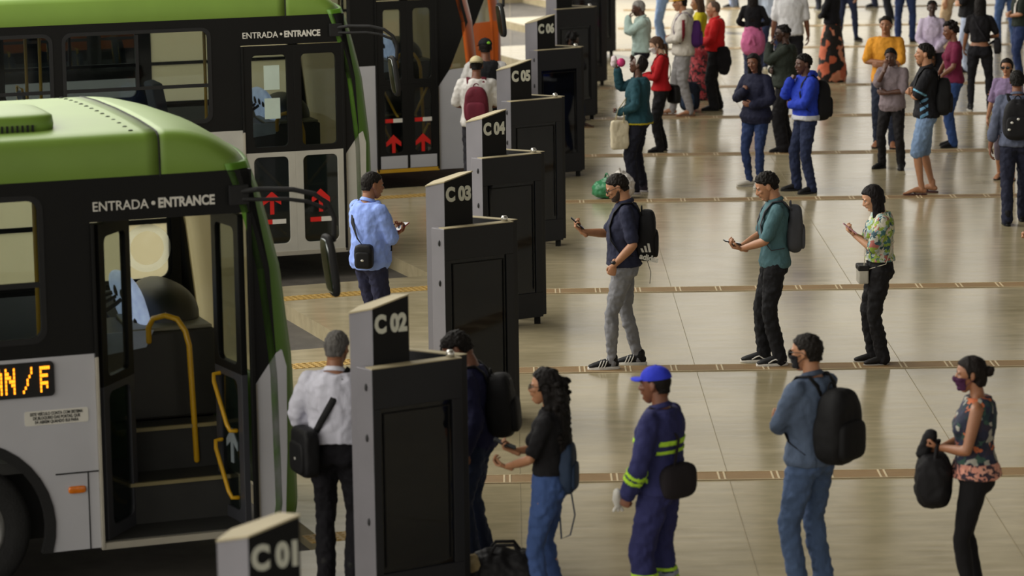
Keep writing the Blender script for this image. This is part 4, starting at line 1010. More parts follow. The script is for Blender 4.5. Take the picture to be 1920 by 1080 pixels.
    # ---- footwear
    for hp, kn, an, fp, r in P.legs:
        FM = Matrix.Translation(fp) @ Matrix.Rotation(r, 4, 'Z') @ Matrix.Scale((1.0 if not f else 0.9)*k, 4)
        up, sole, lace = shoe_mesh(kind)
        if kind == 'bare':
            m2 = sole.copy(); m2.transform(FM); so_ = link('flip_flop', m2, cloth(sc, 0.7), root); m3 = lace.copy(); m3.transform(FM); link('strap', m3, cloth(uc, 0.7), so_, True)
        else:
            m1 = up.copy(); m1.transform(FM); so_ = link('shoe', m1, cloth(uc, 0.6, 0.15), root, True)
            m2 = sole.copy(); m2.transform(FM); link('sole', m2, cloth(sc, 0.6, 0.1), so_, bevel=0.006)
            if lace and sc != uc: m3 = lace.copy(); m3.transform(FM); link('laces', m3, cloth(sc, 0.7, 0.1), so_, True)
            P.shoe = so_
    # ---- trousers / skirt / shorts
    def sleeve_pred(nm, t0, t1):
        sh, el, w, *_ = S[nm]
        def q_(p):
            for (a, c, o) in ((sh, el, 0), (el, w, 1)):
                d = c-a; t = (p-a).dot(d)/d.length_squared
                if -0.02 <= t <= 1.02 and (a+d*t-p).length < 0.10*k and t0 <= t+o <= t1: return True
            return False
        return q_
    P.sleeve_pred = sleeve_pred
    fold = 0.020
    if bottom:
        bk = dict(kind='straight', col='#1c1c20', len=2.0, mat=None, waist=1.03); bk.update(bottom); m = bk['mat'] or cloth(bk['col'])
        mb = MB()
        if bk['kind'] == 'skirt':
            ringz = [(1.04, .10, .13), (0.95, .125, .165), (0.85, .15, .185), (0.6, .18, .21), (0.3, .21, .24), (0.12, .23, .26)]
            mb.tube([(hip*k, 0, z*k) for z, a, c in ringz], [(a*b*k, c*b*k) for z, a, c in ringz], 26, (1, 0, 0))
            pm = melt(mb, 'skirt', vox, 3, 0.03, 0.12)
            P.bottom = link('skirt', pm, m, root, True)
        else:
            torso(mb, 0.86, min(bk['waist'], (top or {}).get('hem', 0.90)+0.05), 0.010, 0.009)
            for s in (1, -1): mb.ell((Vector((-0.046+hip, s*0.065, 0.905)))*k, (0.080*b*k, 0.085*b*k, 0.095*k))
            G_ = {'straight': [(0, .103), (0.4, .092), (0.9, .072), (1.0, .070), (1.5, .068), (2.0, .062)], 'slim': [(0, .100), (0.4, .087), (0.9, .063), (1.0, .060), (1.3, .060), (1.75, .047), (2.0, .043)],
                  'wide': [(0, .105), (0.5, .098), (1.0, .085), (1.5, .085), (2.0, .082)], 'jogger': [(0, .105), (0.4, .096), (0.9, .078), (1.0, .075), (1.4, .07), (1.85, .055), (2.0, .045)], 'shorts': [(0, .103), (0.5, .095), (1.0, .084), (2, .08)],
                  'legging': [(0, .096), (0.4, .084), (0.9, .058), (1.0, .056), (1.3, .058), (1.75, .042), (2.0, .038)]}[bk['kind']]
            for hp, kn, an, fp, r in P.legs:
                limb(mb, (hp, kn, an+Vector((0, 0, -0.03*k))), 0, bk['len'], [(t, x*lb) for t, x in G_], 16, 14)
            pm = melt(mb, 'trousers', vox, 3, fold*(0.5 if bk['kind'] in ('legging',) else 1.1), 0.09, 0.002 if bk['kind'] == 'legging' else 0.014)
            P.bottom = link('shorts' if bk['kind'] == 'shorts' else 'trousers', pm, m, root, True)
    if top:
        tk = dict(col='#333333', sleeve=0.7, hem=0.90, loose=0.0, mat=None, collar=None, name='shirt', hood=False, flare=0.0); tk.update(top); m = tk['mat'] or cloth(tk['col']); lo = tk['loose']
        mb = MB(); torso(mb, tk['hem'], 1.478, 0.023+lo, 0.020+lo)
        if f:
            for s in (1, -1): mb.ell(T((0.075*b, s*0.072, 1.265)), (0.068*b*k, 0.072*b*k, 0.07*k))
        if tk['flare']:
            zt_ = tk['hem']; ringz = [(zt_+0.2, 0), (zt_, tk['flare'])]
        for nm in 'LR':
            sh, el, w, *_ = S[nm]; s = 1 if nm == 'L' else -1
            if tk['sleeve'] > 0.05:
                mb.tube([T((-0.008, s*0.04, 1.425)), sh.lerp(T((0, s*0.06, 1.42)), 0.12)], [(.058+lo*0.3)*k, (.060*ab+lo*0.4)*k], 14)
                sv = tk['sleeve']; short = sv <= 1.1
                rad = [(t, r+(0.010+0.012*min(t, 1) if short else 0.011+0.004*t)+lo*0.6) for t, r in ARMR]
                limb(mb, (sh, el, w), 0, sv, rad, 14, 10)
        if tk['hood']: mb.tube([T((-0.01, -0.10, 1.50)), T((-0.09, -0.06, 1.50)), T((-0.12, 0, 1.49)), T((-0.09, 0.06, 1.50)), T((-0.01, 0.10, 1.50))], [.028*k, .045*k, .05*k, .045*k, .028*k], 12)
        tm = melt(mb, tk['name'], vox, 3, fold, 0.085, 0.013)
        P.top = link(tk['name'], tm, m, root, True)
        if tk['collar']:
            cb = MB(); n_ = 16; pts = [T((-0.008+0.072*math.cos(2*PI*i/n_)*(0.85 if not f else 0.75), 0.072*math.sin(2*PI*i/n_)*(0.95 if not f else 0.8), 1.492-0.020*math.cos(2*PI*i/n_))) for i in range(n_+1)]
            cb.tube(pts, [(0.008*k, 0.02*k)]*(n_+1), 8, None, False); cm = cb.build('collar', cloth(tk['collar']), P.top, True)
    # ---- hair
    st, hcol = hair[0], hair[1]; hm = mat('hair_'+hcol.lstrip('#'), hcol, 0.7, var=0.3, vscale=40, bump=0.6, bscale=70, spec=0.2, stretch=(1, 1, 0.22))
    hd = head_mesh(sex, 0.0058 if q < 1.3 else 0.0085); hp_ = None
    def add_hair(me, nm='hair'):
        me.transform(HM); return link(nm, me, hm, root, True)
    def blobhair(mb2, vox2=0.0075, disp=0.012, ds=0.03): return melt(mb2, 'hair', vox2, 2, disp, ds)
    UP = HR.inverted() @ Vector((0, 0, -1)); 
    if st in ('short', 'fade', 'bald', 'buzz'):
        kind_ = {'buzz': 'short'}.get(st, st); th = hair[2] if len(hair) > 2 else {'short': .014, 'fade': .012, 'bald': .009, 'buzz': .006}[st]
        add_hair(shell(hd, lambda p: hairline(p, kind_) and abs(p.y) < 0.0785, th, 'hair', True, 0.5))
        if st == 'fade': add_hair(shell(hd, lambda p: hairline(p, 'short') and not hairline(p, 'fade') and abs(p.y) < 0.0785, 0.004, 'hair', True, 0.4), 'faded_sides')
    elif st in ('afro', 'curly'):
        th = hair[2] if len(hair) > 2 else 0.03
        mb2 = MB()
        rnd = random.Random(hash(label) & 255)
        for i in range(120):
            v = hd.vertices[rnd.randrange(len(hd.vertices))].co
            if hairline(v, 'full' if st == 'curly' else 'short'): mb2.ell(v*(1+th*4)+Vector((-0.004, 0, 0.004)), (th, th, th), seg=8, rg=6)
        mb2.ell((-0.022, 0, 0.04), (0.088, 0.078, 0.084))
        add_hair(blobhair(mb2, 0.008, 0.012, 0.02))
    elif st in ('long', 'curlylong', 'ponytail', 'bun', 'bob', 'lowtail'):
        cl_ = st == 'curlylong'; sh_ = add_hair(shell(hd, lambda p: hairline(p, 'full') and (abs(p.y) < 0.080), 0.026 if cl_ else 0.016, 'hair', True, 0.55 if cl_ else 0.35, wave=45 if cl_ else 30)); mb2 = MB()
        def hang(p0, n_, ln_, r0, r1, back=-0.012, wob=0.0):
            """a tress falling from a point of the head, in head space, pulled down by gravity"""
            pts = [Vector(p0)]; rs = [r0]
            dirn = HR.inverted() @ Vector((0, 0, -1)) ; bk_ = HR.inverted() @ (TM.to_3x3() @ Vector((-1, 0, 0)))
            for i in range(1, n_+1):
                t = i/n_; p = pts[-1]+dirn*(ln_/n_)+bk_*(-back)*(1.5 if i < n_/2 else 0.3)
                p = p+Vector((0, wob*math.sin(i*2.1), 0)); pts.append(p); rs.append(tuple(r0[j]+(r1[j]-r0[j])*t for j in (0, 1)))
            mb2.tube(pts, rs, 14, (0, 1, 0))
        ln_ = hair[2] if len(hair) > 2 else 0.33
        if st in ('long', 'curlylong', 'bob'):
            c_ = st == 'curlylong'
            hang((-0.070, 0, 0.03), 6, ln_+0.06, (0.075 if not c_ else .092, 0.045 if not c_ else .06), (0.070 if not c_ else 0.105, 0.030 if not c_ else 0.055), -0.010 if not c_ else -0.016)
            for s in (1, -1):
                hang((-0.025, s*0.070, 0.03), 6, ln_*(0.85 if not c_ else 0.9), (0.024, 0.045), (0.026, 0.034), -0.006, 0.004 if c_ else 0)
            if c_:
                rnd = random.Random(5)
                for i in range(90):
                    t = rnd.random(); mb2.ell(Vector((-0.075-rnd.random()*0.075, (rnd.random()-0.5)*0.24, 0.05))+(HR.inverted() @ Vector((0, 0, -1)))*(t*(ln_+0.04)), (0.026, 0.026, 0.022), seg=8, rg=6)
            me2 = blobhair(mb2, 0.0085, 0.016 if not c_ else 0.03, 0.03 if not c_ else 0.035)
        elif st in ('ponytail', 'lowtail'):
            zt_ = 0.02 if st == 'ponytail' else -0.05
            mb2.ell((-0.112, 0, zt_), (0.022, 0.024, 0.022)); hang((-0.125, 0, zt_), 5, ln_, (0.026, 0.026), (0.018, 0.014), -0.008); me2 = blobhair(mb2)
        else:
            mb2.ell((-0.128, 0, 0.010), (0.036, 0.040, 0.040)); mb2.ell((-0.150, 0.012, 0.025), (0.022, 0.026, 0.024)); me2 = blobhair(mb2)
        me2.transform(HM); link('hair_length' if st not in ('bun', 'ponytail', 'lowtail') else ('hair_bun' if st == 'bun' else 'ponytail'), me2, hm, root, True)
    elif st == 'wrap':
        add_hair(shell(hd, lambda p: hairline(p, 'short'), 0.018, 'hair', True, 0.3)); band = shell(hd, lambda p: hairline(p, 'full') and 0.005 < p.x < 0.062 or (hairline(p, 'full') and p.x >= 0.06 and p.z < 0.09), 0.024, 'headband', True); band.transform(HM); link('headband', band, cloth(hair[2]), root, True)
    brow = hm
    if face: eye_parts(P, root, '#%02x%02x%02x' % tuple(int(c*f_) for c, f_ in zip((int(skin[1:3], 16), int(skin[3:5], 16), int(skin[5:7], 16)), (0.86, 0.66, 0.64))), mat('hair_dark_brow', '#15100d', 0.7) if hcol not in ('#8d8a86',) else hm)
    if beard:
        me2 = shell(hd, lambda p: p.x > -0.004 and p.z > -0.115 and (p.z < (-0.074 if p.x > 0.072 and abs(p.y) < 0.026 else -0.050-0.35*(p.x-0.03) if p.x > 0.03 else -0.016-0.9*p.x) or (p.x > 0.086 and -0.051 < p.z < -0.041 and abs(p.y) < 0.026)), 0.0028, 'beard', True, 0.5); me2.transform(HM); link('beard', me2, mat('beard_'+beard.lstrip('#'), beard, 0.8, var=0.3, vscale=60, bump=0.4, bscale=150), root, True)
    if mask:
        me2 = shell(hd, lambda p: p.x > 0.035 and -0.105 < p.z < -0.018+0.006*(p.x > 0.09) and abs(p.y) < 0.062, 0.011, 'face_mask', False); me2.transform(HM); mk = link('face_mask', me2, cloth(mask), root, True)
        mb2 = MB()
        for s in (1, -1): mb2.tube([(0.045, s*0.064, -0.03), (0.005, s*0.078, -0.012), (-0.02, s*0.083, -0.004)], 0.0025, 6); mb2.tube([(0.045, s*0.06, -0.085), (0.005, s*0.074, -0.045), (-0.02, s*0.082, -0.03)], 0.0025, 6)
        me2 = mb2.mesh('ear_loops'); me2.transform(HM); link('ear_loops', me2, cloth(mask), mk, True)
    if glasses:
        mb2 = MB()
        for s in (1, -1):
            mb2.tube([(0.100+0.002*math.cos(i*PI/8), s*0.034+0.024*math.cos(i*PI/8), -0.002+0.018*math.sin(i*PI/8)) for i in range(17)], 0.0028, 6, None, False)
            mb2.tube([(0.099, s*0.058, 0.003), (0.06, s*0.074, 0.006), (-0.01, s*0.086, 0.008), (-0.03, s*0.085, -0.01)], 0.0025, 6)
        mb2.tube([(0.101, -0.011, 0.004), (0.108, 0, 0.006), (0.101, 0.011, 0.004)], 0.0025, 6)
        me2 = mb2.mesh('glasses'); me2.transform(HM); gl = link('glasses', me2, cloth('#1a1a1c', 0.4, 0.05), root, True)
        mb2 = MB()
        for s in (1, -1): mb2.ell((0.100, s*0.034, -0.002), (0.002, 0.022, 0.016), seg=14, rg=8)
        me2 = mb2.mesh('lenses'); me2.transform(HM); link('lenses', me2, glass_mat('lens_clear', '#20262a', 0.8) if glasses == 'clear' else mat('lens_dark', '#0b0b0d', 0.08), gl, True)
    if cap:
        cm = cloth(cap[0]); mb2 = MB(); mb2.ell((-0.012, 0, 0.045), (0.108, 0.088, 0.082), seg=24, rg=14); cut = melt(mb2, 'cap', 0.007, 2)
        bm = bmesh.new(); bm.from_mesh(cut); bmesh.ops.bisect_plane(bm, geom=bm.verts[:]+bm.edges[:]+bm.faces[:], plane_co=(0, 0, 0.036), plane_no=(0.10, 0, 1), clear_inner=True); bm.to_mesh(cut); bm.free()
        cut.polygons.foreach_set('use_smooth', [True]*len(cut.polygons)); cut.transform(HM); cp = link('cap', cut, cm, root, True)
        mb2 = MB(); n_ = 14; o1 = [(0.080+0.085*math.sin(PI*i/n_)*1.0, 0.078*math.cos(PI*i/n_), 0.034-0.016*math.cos(PI*i/n_)**2*0.5) for i in range(n_+1)]
        vs = [(0.05, 0.06*math.cos(PI*i/n_), 0.038) for i in range(n_+1)]+o1; m_ = n_+1
        vs = vs+[(x, y, z+0.006) for x, y, z in vs]; fs = []
        for i in range(n_): fs += [(i, i+1, m_+i+1, m_+i), (2*m_+i, 3*m_+i, 3*m_+i+1, 2*m_+i+1), (m_+i, m_+i+1, 3*m_+i+1, 3*m_+i)]
        mb2.add(vs, fs); me2 = mb2.mesh('brim'); rotb = Matrix.Rotation(math.radians(cap[1] if len(cap) > 1 else 0), 4, 'Z'); me2.transform(HM @ rotb); link('brim', me2, cm, cp, True)
        mb2 = MB(); mb2.ell((-0.012, 0, 0.127), (0.008, 0.008, 0.005)); me2 = mb2.mesh('button'); me2.transform(HM); link('button', me2, cm, cp, True)
        if len(cap) > 2:
            mb2 = MB(); mb2.ell((-0.118, 0, 0.058) if cap[2][0] == 'back' else (0.088, 0, 0.075), (0.012, 0.024, 0.016), seg=12, rg=8); me2 = mb2.mesh('badge'); me2.transform(HM @ rotb); link('badge', me2, cloth(cap[2][1]), cp, True)
    P.M = Matrix.Translation(P.pos) @ Matrix.Rotation(P.yaw, 4, 'Z')
    return P
def tape(P, target, pred, col, name, thick=0.004, m=None):
    """a layer of other cloth lying on a garment"""
    me = shell(target.data, pred, thick, name, False); return link(name, me, m or cloth(col), target, True)
# ---- things people hold or carry: top-level, at their own base
def held(P, name, base, label, cat, group=None):
    b = Vector(base); o = empty(name, P.M @ b, P.yaw); tag(o, label, cat, group); o['b'] = 0; del o['b']
    return o, b
def phone(P, nm, label, tilt=0, col='#141416', screen='#3a4552', group='phones in hands'):
    HMx = P.S[nm][3]; s = 1 if nm == 'L' else -1
    c = HMx @ Vector((0.085, 0.012*(-s), -0.030))
    root, b = held(P, 'phone', c, label, 'phone', group)
    R3 = HMx.to_3x3().normalized() @ Matrix.Rotation(math.radians(tilt), 3, 'Y')
    mb = MB(); mb.box((0, 0, 0), (0.152, 0.074, 0.009), R3); mb.build('case', cloth(col, 0.35, 0.05), root, bevel=0.003)
    mb = MB(); mb.box(R3 @ Vector((0, 0, -0.005)), (0.140, 0.066, 0.002), R3); mb.build('screen', mat('screen_'+screen.lstrip('#'), screen, 0.1, var=0.3, vscale=30), root)
    return root
def backpack(P, label, col='#16161a', w=0.30, h=0.46, d=0.17, z=1.20, col2=None, straps=True, y=0.0, group='backpacks', x=0.0, one=None, tilt=0):
    k = P.k; R3 = P.TM.to_3x3(); bx = -0.125-d*0.45+x
    c = P.T((bx, y, z)); base = c - Vector((0, 0, h/2))
    root, b = held(P, 'backpack', base, label, 'backpack', group); m = cloth(col, 0.75, 0.3); m2 = cloth(col2 or col, 0.75, 0.3)
    Rt = R3 @ Matrix.Rotation(math.radians(tilt), 3, 'X')
    mb = MB(); mb.ell(c, (d*0.5, w*0.5, h*0.5), Rt, 26, 18, 0, 0.55); mb.ell(c+Rt @ Vector((0.02, 0, -h*0.12)), (d*0.5, w*0.52, h*0.36), Rt, 22, 14, 0, 0.6); me = melt(mb, 'bag', 0.012, 2, 0.014, 0.09)
    Ri = Rt.inverted()
    for v in me.vertices:
        q_ = Ri @ (v.co-c); t_ = max(0, q_.z/(h/2)+0.1); q_.y *= 1-0.20*t_**2; q_.x += 0.0; v.co = c+Rt @ q_
    me.transform(Matrix.Translation(-b)); link('bag', me, m, root, True)
    mb = MB(); mb.ell(c+Rt @ Vector((-d*0.46, 0, -h*0.16)), (d*0.20, w*0.40, h*0.26), Rt, 20, 14, 0, 0.5); me = mb.mesh('front_pocket', b); link('front_pocket', me, m2, root, True)
    mb = MB(); mb.tube([c+Rt @ Vector((-d*0.40, w*0.36*math.cos(t), h*0.10+h*0.30*math.sin(t))) for t in [PI*i/12 for i in range(13)]], 0.0045, 6); me = mb.mesh('zip', b); link('zip', me, cloth('#3a3a3e', 0.5, 0.1), root, True)
    mb = MB(); mb.tube([c+Rt @ Vector((d*0.30, 0.035*math.cos(t), h*0.47+0.045*math.sin(t))) for t in [PI*i/8 for i in range(9)]], 0.007, 8); me = mb.mesh('carry_loop', b); link('carry_loop', me, m, root, True)
    if straps:
        for s in ((1, -1) if one is None else (one,)):
            mb = MB(); pts = [P.T(p) for p in ((-0.135, s*0.075, z+h*0.42), (-0.115, s*0.09, 1.435), (-0.055, s*0.098, 1.492), (0.03, s*0.102, 1.482), (0.10, s*0.108, 1.40), (0.138, s*0.115, 1.28), (0.125, s*0.148, 1.16), (0.05, s*0.178, 1.06), (-0.07, s*0.165, z-h*0.36))]
            mb.tube(pts, [(0.030*k, 0.0075)]*5+[(0.022*k, 0.006)]*2+[(0.013*k, 0.004)]*2, 10, R3 @ Vector((0, 1, 0.2))); me = mb.mesh('strap', b); link('strap', me, m, root, True)
    return root, c, Rt, b
def crossbody(P, label, shoulder, bagpos, size, col='#141416', depth=1.0, strap_w=0.018, group='shoulder bags', wide=1.0):
    """a bag on a strap that crosses the body from one shoulder to the other hip"""
    s = shoulder; k = P.k; R3 = P.TM.to_3x3(); c = P.T(bagpos); base = c-Vector((0, 0, size[2]/2))
    root, b = held(P, 'shoulder_bag', base, label, 'bag', group); m = cloth(col, 0.6, 0.25)
    ang = math.atan2(bagpos[1], bagpos[0]); Rt = R3 @ Matrix.Rotation(ang, 3, 'Z')
    mb = MB(); mb.ell(c, (size[0]/2, size[1]/2, size[2]/2), Rt, 22, 14, 0, 0.38); me = melt(mb, 'bag', 0.008, 2, 0.006, 0.06); me.transform(Matrix.Translation(-b)); link('bag', me, m, root, True)
    mb = MB(); mb.ell(c+Rt @ Vector((size[0]*0.46, 0, -size[2]*0.10)), (size[0]*0.18, size[1]*0.40, size[2]*0.32), Rt, 18, 12, 0, 0.4); me = mb.mesh('front_pocket', b); link('front_pocket', me, m, root, True)
    mb = MB(); mb.ell(c+Rt @ Vector((size[0]*0.64, 0, -size[2]*0.12)), (0.004, 0.016, 0.010), Rt); me = mb.mesh('badge', b); link('badge', me, mat('badge_metal', '#c9c7c0', 0.3, metal=0.6), root, True)
    D = depth; pts = [P.T(p) for p in ((0.0, s*0.10, 1.497), (0.085*D, s*0.07, 1.41), (0.142*D, s*0.0, 1.28), (0.145*D, -s*0.08, 1.14), (0.105*D, -s*0.150*wide, 1.03))]
    pts2 = [P.T(p) for p in ((-0.10*D, -s*0.14*wide, 1.03), (-0.145*D, -s*0.06, 1.16), (-0.140*D, s*0.02, 1.30), (-0.09*D, s*0.085, 1.44), (0.0, s*0.10, 1.497))]
    mb = MB(); top_ = c+Vector((0, 0, size[2]*0.42)); mb.tube([top_]+pts2+pts[1:]+[top_], (strap_w, 0.004) if False else [(strap_w*k, 0.005)]*(len(pts)+len(pts2)+1), 8, R3 @ Vector((0, 0.8, 0.6))); me = mb.mesh('strap', b); link('strap', me, m, root, True)
    return root, c, Rt, b
# ------------------------------------------------------------------ everyone in the hall
GRP = 'people waiting in the bus hall'
def who(label, foot, h, yaw, **k): return person(label, foot, h, yaw, group=GRP, **k)
def tee(col, **k): return dict(dict(col=col, sleeve=0.72, hem=0.92), **k)
def lng(col, **k): return dict(dict(col=col, sleeve=1.97, hem=0.90), **k)
def bot(kind, col, **k): return dict(dict(kind=kind, col=col), **k)
LIGHT, MID, TAN, BROWN, DEEP, DARK = '#b98a6b', '#a07152', '#8f6043', '#704631', '#4f3022', '#3b2318'
BLK = '#131214'

# ---- by the signs
p = who('man in a light blue shirt and navy trousers with a black hip pouch', (698, 674), 1.73, 38, skin=TAN, build=1.1, belly=.05, head=(6, -14, 0), L='phone', R='phone',
        top=tee('#8aa3e8', sleeve=.95, hem=.86, loose=.014, collar='#8aa3e8', name='shirt'), bottom=bot('straight', '#2a2c44'), shoes=('boot', '#151416', '#0e0e0f'), hair=('short', '#17130f', .009))
phone(p, 'R', 'red-cased phone held by the man in the light blue shirt', col='#8a2024')
crossbody(p, 'small black pouch at the hip of the man in the light blue shirt', 1, (-0.17, -0.145, 1.00), (0.11, 0.17, 0.22), depth=1.25)
p = who('grey-haired man seen from behind in a white shirt with a black bag at his hip', (638, 1092), 1.72, 78, skin=TAN, build=1.12, belly=.04, head=(8, -8, 0), L=((.19, .11, 1.10), (-.6, .9, -.2), (.45, -.85, .1), (-1, 0, 0), 'relax'), R='waist',
        top=lng('#c9c9d6', hem=1.0, loose=.014, collar='#d0d0da', name='shirt'), bottom=bot('straight', '#141318', waist=1.02), shoes=('boot', '#141414', '#0e0e0e'), hair=('short', '#5d5a57', .010), face=False)
crossbody(p, 'black bag with silver badge hanging behind the white-shirted man', -1, (-0.14, 0.185, 0.945), (0.12, 0.29, 0.33), depth=1.22, strap_w=.024)
p = who('man in a dark navy long-sleeved top bowing his head behind the C 02 sign', (898, 1062), 1.66, 172, skin=BROWN, lean=5, head=(30, 0, 0), L=((.05, .235, .90), (-1, .3, 0), (.2, 0, -1), (0, -1, 0), 'fist'), R='phone_low',
        top=lng('#20213f', hem=.88, name='sweatshirt'), bottom=bot('straight', '#20283d'), shoes=('sneaker', '#1b1b1d', '#55534f'), hair=('short', '#120e0c', .018), beard='#2a1d16')
backpack(p, 'black backpack on the man behind the C 02 sign', col='#121214', w=.29, h=.44, d=.18, z=1.18)
mb = MB(); mb.ell(p.T((.145, -.06, 1.32)), (.004, .035, .016)); mb.build('chest_print', cloth('#c9c9d0'), p.top, True)
W_ = p.S['L'][2]
mb = MB(); mb.lathe([(.031, -.012), (.034, 0), (.031, .012), (.027, 0), (.031, -.012)], W_ + Vector((0, 0, .02)), 'z', 20); mb.ell(W_+Vector((0, .034, .02)), (.014, .006, .014)); mb.build('wristwatch', mat('watch_steel', '#8b8d90', 0.3, metal=.7), p.root, True)
p = who('woman with long curly black hair in a black tee and blue jeans holding a phone', (1034, 1148), 1.60, 168, sex='f', skin=MID, build=1.08, head=(-2, 0, 0), L='phone_low', R='phone',
        top=tee('#121114', sleeve=.78, hem=1.02, name='tee', collar='#121114'), bottom=bot('slim', '#3a5080', waist=1.06), shoes=('sneaker', '#d0cdc6', '#d8d5ce'), hair=('curlylong', '#120e0d', .40), glasses='clear')
phone(p, 'R', 'black phone held by the curly-haired woman in black tee')
r_, c_, Rt_, b_ = backpack(p, 'small denim-blue backpack hanging low behind the curly-haired woman', col='#26344a', w=.22, h=.34, d=.09, z=1.06, straps=False, x=.03)
mb = MB(); mb.tube([c_+Vector((-.02, .05, -.12)), c_+Vector((-.05, .06, -.30)), c_+Vector((-.02, .07, -.43)), c_+Vector((.04, .06, -.46)), c_+Vector((.05, .05, -.32))], (.012, .005), 8); me = mb.mesh('strap', b_); link('strap', me, cloth('#26344a'), r_, True)
p = who('man in navy coveralls with lime reflective bands and a bright blue cap', (1240, 1165), 1.66, 152, skin=BROWN, head=(2, 4, 0), L=((.13, .235, .92), (-.5, .7, 0), (.3, 0, -1), (0, -1, 0), 'fist'), R='clasp', cap=('#2b37b8', 0),
        top=lng('#2a2c57', hem=.90, loose=.016, name='work_jacket', collar='#2a2c57'), bottom=bot('wide', '#2a2c57'), shoes=('boot', '#18181a', '#111111'), hair=('buzz', '#15110e'))
k_ = p.k; LIME = '#a9d53c'; GREYB = '#8d93a0'
def band(P, target, z0, z1, col, name='reflective_band', m=None): return tape(P, target, lambda c: z0*P.k < c.z < z1*P.k, col, name, .005, m)
for z0 in (.335, .275): band(p, p.bottom, z0, z0+.028, LIME)
band(p, p.bottom, .306, .332, GREYB)
for t0 in (1.28, 1.46): tape(p, p.top, p.sleeve_pred('L', t0, t0+.11), LIME, 'reflective_band', .005); tape(p, p.top, p.sleeve_pred('R', t0, t0+.11), LIME, 'reflective_band', .005)
spL, spR = p.sleeve_pred('L', .25, 2.1), p.sleeve_pred('R', .25, 2.1)
for z0 in (1.185, 1.245): tape(p, p.top, lambda c: z0*k_ < c.z < (z0+.03)*k_ and not spL(c) and not spR(c), LIME, 'reflective_band', .005)
mb = MB(); mb.ell(p.T((-.135, -.02, 1.345)), (.004, .035, .045)); mb.build('back_crest', cloth('#4b4d75'), p.top, True)
mb = MB(); mb.ell(p.T((-.130, -.02, 1.41)), (.004, .045, .010)); mb.build('back_lettering', cloth('#7a3a44'), p.top, True)
r_, b_ = held(p, 'waist_bag', p.T((-.16, .04, .89)), 'dark waist bag on the back of the man in coveralls', 'bag', 'shoulder bags')
mb = MB(); mb.ell(p.T((-.150, .045, 1.0)), (.055, .14, .115), p.TM.to_3x3() @ Matrix.Rotation(-.45, 3, 'Z'), 20, 14, 0, .6); me = mb.mesh('bag', b_); link('bag', me, cloth('#1e1a1e', .8, .4), r_, True)
mb = MB(); mb.tube([p.T((-.15, .10, 1.10)), p.T((-.165, .06, 1.28)), p.T((-.09, .09, 1.44)), p.T((.02, .10, 1.49))], [(.018, .005)]*4, 8, (0, 1, 0)); me = mb.mesh('strap', b_); link('strap', me, cloth('#1e1a1e', .8, .4), r_, True)
hw = p.S['L'][3] @ Vector((.07, 0, -.01)); r_, b_ = held(p, 'work_glove', hw-Vector((0, 0, .04)), 'white work glove held low by the man in coveralls', 'glove')
mb = MB(); mb.tube([hw+Vector((.05, .02, .07)), hw+Vector((.06, .0, .02)), hw+Vector((.065, -.02, -.02))], [.026, .032, .024], 12); me = mb.mesh('palm', b_); link('palm', me, cloth('#c9c7c2'), r_, True)
mb = MB()
for j in (-.02, 0, .02): mb.tube([hw+Vector((.065, -.02+j*.5, -.02)), hw+Vector((.07+j, -.03+j, -.06))], .010, 8)
me = mb.mesh('fingers', b_); link('fingers', me, cloth('#c9c7c2'), r_, True)
p = who('man in a slate blue shirt, jeans and dark glasses with a big black backpack', (1520, 1117), 1.75, 140, skin=MID, build=1.08, head=(2, 12, 0), L='cross', R='crossb', glasses='dark', mask='#1a1a1e',
        top=lng('#4d5a70', hem=.90, loose=.006, name='shirt', collar='#3e485a'), bottom=bot('straight', '#465878'), shoes=('sneaker', '#26262a', '#77746e'), hair=('short', '#17130f', .013))
backpack(p, 'large black backpack on the man in the slate blue shirt', col='#121214', w=.34, h=.50, d=.21, z=1.17)
p = who('woman with a hair bun, dark face mask, sleeveless floral top and black leggings', (1826, 1137), 1.65, 172, sex='f', skin=TAN, build=1.12, head=(4, 0, 0), L=((.25, .06, 1.13), (-.4, .7, -.7), (.9, -.2, .15), (0, -.2, 1), 'fist'), R=((.27, .06, 1.08), (-.4, .7, -.7), (.9, -.2, .1), (0, -.2, 1), 'fist'), mask='#43203f',
        top=dict(mat=patterned('floral_dark', ['#1d2137', '#20263f', '#171b2e', '#2e4a42', '#1d2137', '#b3603a', '#2a2436', '#9c9a90', '#1d2137', '#1c3038'], 19), sleeve=.0, hem=.93, loose=.008, name='blouse'), bottom=bot('legging', '#121114'), shoes=('flat', '#141414', '#1a1a1a'), hair=('bun', '#17110f'))
band(p, p.top, .90, 1.03, '#000000', 'patterned_hem', patterned('floral_hem', ['#c98a78', '#2a2030', '#c48473', '#3a2a34', '#d19a86'], 30))
hc_ = p.S['L'][3] @ Vector((.06, 0, 0)); r_, b_ = held(p, 'handbag', hc_+Vector((-.02, -.03, -.42)), 'black slouchy handbag held out in front of the masked woman', 'bag', 'shoulder bags')
mb = MB(); cb = hc_+Vector((-.02, -.03, -.23)); mb.ell(cb, (.12, .17, .18), None, 22, 14, 0, .7); mb.ell(cb+Vector((.02, -.05, -.06)), (.11, .13, .13), None, 18, 12); me = melt(mb, 'bag', .011, 3, .03, .08); me.transform(Matrix.Translation(-b_)); link('bag', me, cloth('#131215', .75, .4), r_, True)
mb = MB(); mb.tube([cb+Vector((.0, -.12, .10)), cb+Vector((-.03, -.08, .24)), hc_+Vector((0, 0, .03)), cb+Vector((-.02, .06, .24)), cb+Vector((.0, .12, .10))], .014, 8); me = mb.mesh('handle', b_); link('handle', me, cloth('#131215', .75, .4), r_, True)
